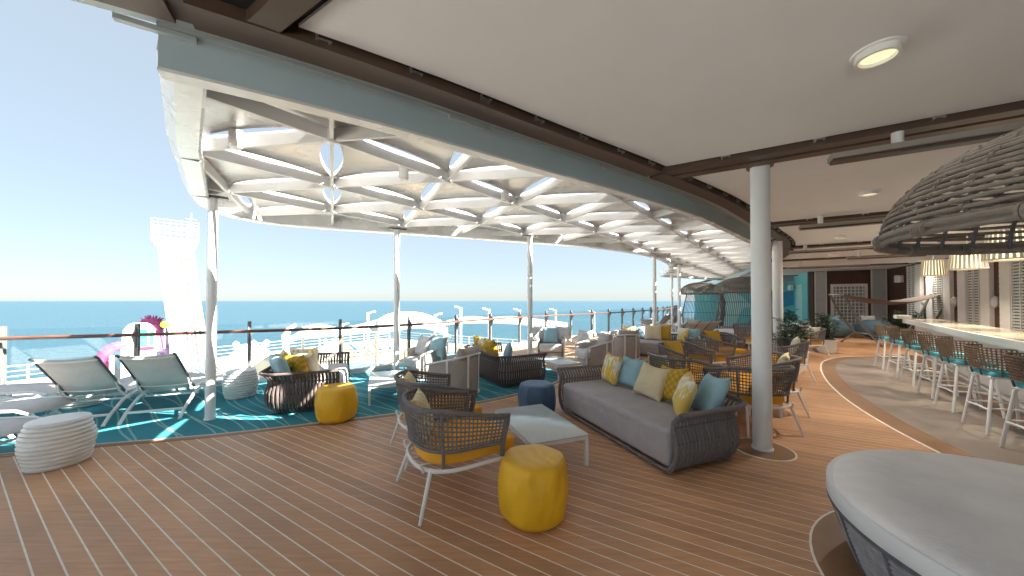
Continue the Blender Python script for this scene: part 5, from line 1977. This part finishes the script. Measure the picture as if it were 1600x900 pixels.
pod_house('low rounded white pool house under the left shade sail', 497, 542, 538, 552, 30, (.3, .6))

# shade sails
def sail(label, top, bot, Yt_, Yb_, m='sail'):
    t = thing('shade_sail', label, 'shade sail', (0, 0, 0), 0, 'white shade sails over the lower deck')
    A_ = spline(top, 6)
    B2 = spline(bot, 6)
    n = 24
    A_ = [A_[round(i * (len(A_) - 1) / n)] for i in range(n + 1)]
    B2 = [B2[round(i * (len(B2) - 1) / n)] for i in range(n + 1)]
    vs, fs = [], []
    m_ = 6
    for i in range(n + 1):
        for j in range(m_ + 1):
            f = j / m_
            Y = Yt_ + (Yb_ - Yt_) * f
            px = A_[i].x * (1 - f) + B2[i].x * f
            py = A_[i].y * (1 - f) + B2[i].y * f
            p = W(px, py, Y)
            p.z -= .25 * math.sin(math.pi * f)
            vs.append(p)
    for i in range(n):
        for j in range(m_):
            a = i * (m_ + 1) + j
            fs.append((a, a + 1, a + m_ + 2, a + m_ + 1))
    o = MB().add(vs, fs).build('cloth', M[m], t, fixn=False)
    o.modifiers.new('thickness', 'SOLIDIFY').thickness = .04
    for k in (0, n):
        MB().tube([vs[k * (m_ + 1)], Vector((vs[k * (m_ + 1)].x, vs[k * (m_ + 1)].y, ZL))], .09, 8).build('mast', M['lower_white'], t)
    return t
sail('long white shade sail sagging above the water left of the arched one', [(474, 510), (500, 506), (530, 511), (560, 507), (590, 499)], [(440, 524), (480, 527), (520, 524), (560, 520), (600, 517)], 24, 20)
sail('high arched white shade sail behind the second canopy column', [(588, 500), (605, 491), (630, 487), (660, 489), (688, 500), (697, 512)], [(592, 521), (615, 517), (640, 513), (665, 513), (690, 520), (706, 524)], 23, 18)
sail('wide beige shade sail stretched behind the tub chairs', [(700, 500), (735, 494), (765, 496), (800, 494), (850, 500), (885, 504)], [(640, 512), (700, 506), (760, 503), (800, 505), (850, 509), (890, 512)], 34, 27)
# white curved slide arm beside the short sofa
arm = thing('curved_davit', 'white curved davit arm rising behind the short brown sofa', 'davit')
MB().tube([W(462, 508, 19), W(452, 514, 19), W(446, 524, 19), W(448, 540, 19), W(452, 610, 19)], [.10, .16, .2, .2, .22], 10).build('arm', M['lower_white'], arm)
MB().tube([W(445, 534, 19), W(468, 527, 19)], .13, 8).build('branch', M['lower_white'], arm)

# lamp posts
def lamp_post(label, px, py, Y, sgn=1):
    p = W(px, py, Y)
    t = thing('lamp_post', label, 'lamp post', (p.x, p.y, ZL), 0, 'white lamp posts on the lower deck')
    h = p.z - ZL
    MB().tube([(0, 0, 0), (0, 0, h)], .075, 10).build('pole', M['lower_white'], t)
    MB().tube([(0, 0, h - .1), (.22 * sgn, 0, h + .02), (.42 * sgn, 0, h + .05)], [.06, .055, .05], 8).build('lamp_head', M['lower_white'], t)
for px, py, Y, s, lab in ((575, 488, 19, 1, 'white lamp post left of the arched sail'), (680, 491, 20, 1, 'white lamp post right of the arched sail'), (720, 480, 22, -1, 'white lamp post left of the dark sofa pillows'),
                     (764, 483, 21, -1, 'white lamp post right above the dark sofa'), (812, 484, 22, -1, 'white lamp post just left of the third canopy column'), (868, 484, 24, -1, 'white lamp post above the pale blue pillow'),
                     (928, 487, 26, -1, 'white lamp post farthest right over the open sea'), (536, 506, 24, 1, 'white lamp post behind the long white sail')):
    lamp_post(lab, px, py, Y, s)

# small loungers in rows on the tan deck
g = MB()
g.box((0, 0, .3), (.6, 1.3, .06)).box((-.25, -.5, .14), (.05, .05, .28)).box((.25, -.5, .14), (.05, .05, .28)).box((-.25, .5, .14), (.05, .05, .28)).box((.25, .5, .14), (.05, .05, .28))
g.add([(-.3, .62, .3), (.3, .62, .3), (.3, 1.1, .75), (-.3, 1.1, .75), (-.3, .66, .26), (.3, .66, .26), (.3, 1.14, .71), (-.3, 1.14, .71)], [(0, 1, 2, 3), (7, 6, 5, 4), (0, 4, 5, 1), (1, 5, 6, 2), (2, 6, 7, 3), (3, 7, 4, 0)])
gm = [g.mesh('lounger', M['lower_white'], False), None]
g2 = MB()
g2.v, g2.f = list(g.v), list(g.f)
gm[1] = g2.mesh('lounger', M['blue_paint'], False)
for r in range(3):
    for k in range(13):
        o = link('deck_lounger', gm[(k + r) % 2], None, LT(11 + k * 1.35, 32 + r * 2.6, ZL + .02), R(149 + random.uniform(-6, 6)))
        tag(o, 'tiny white sun lounger in the rows on the tan lower deck' if (k + r) % 2 == 0 else 'tiny blue sun lounger in the rows on the tan lower deck', 'sun lounger',
            'white loungers in rows on the lower deck' if (k + r) % 2 == 0 else 'blue loungers in rows on the lower deck')
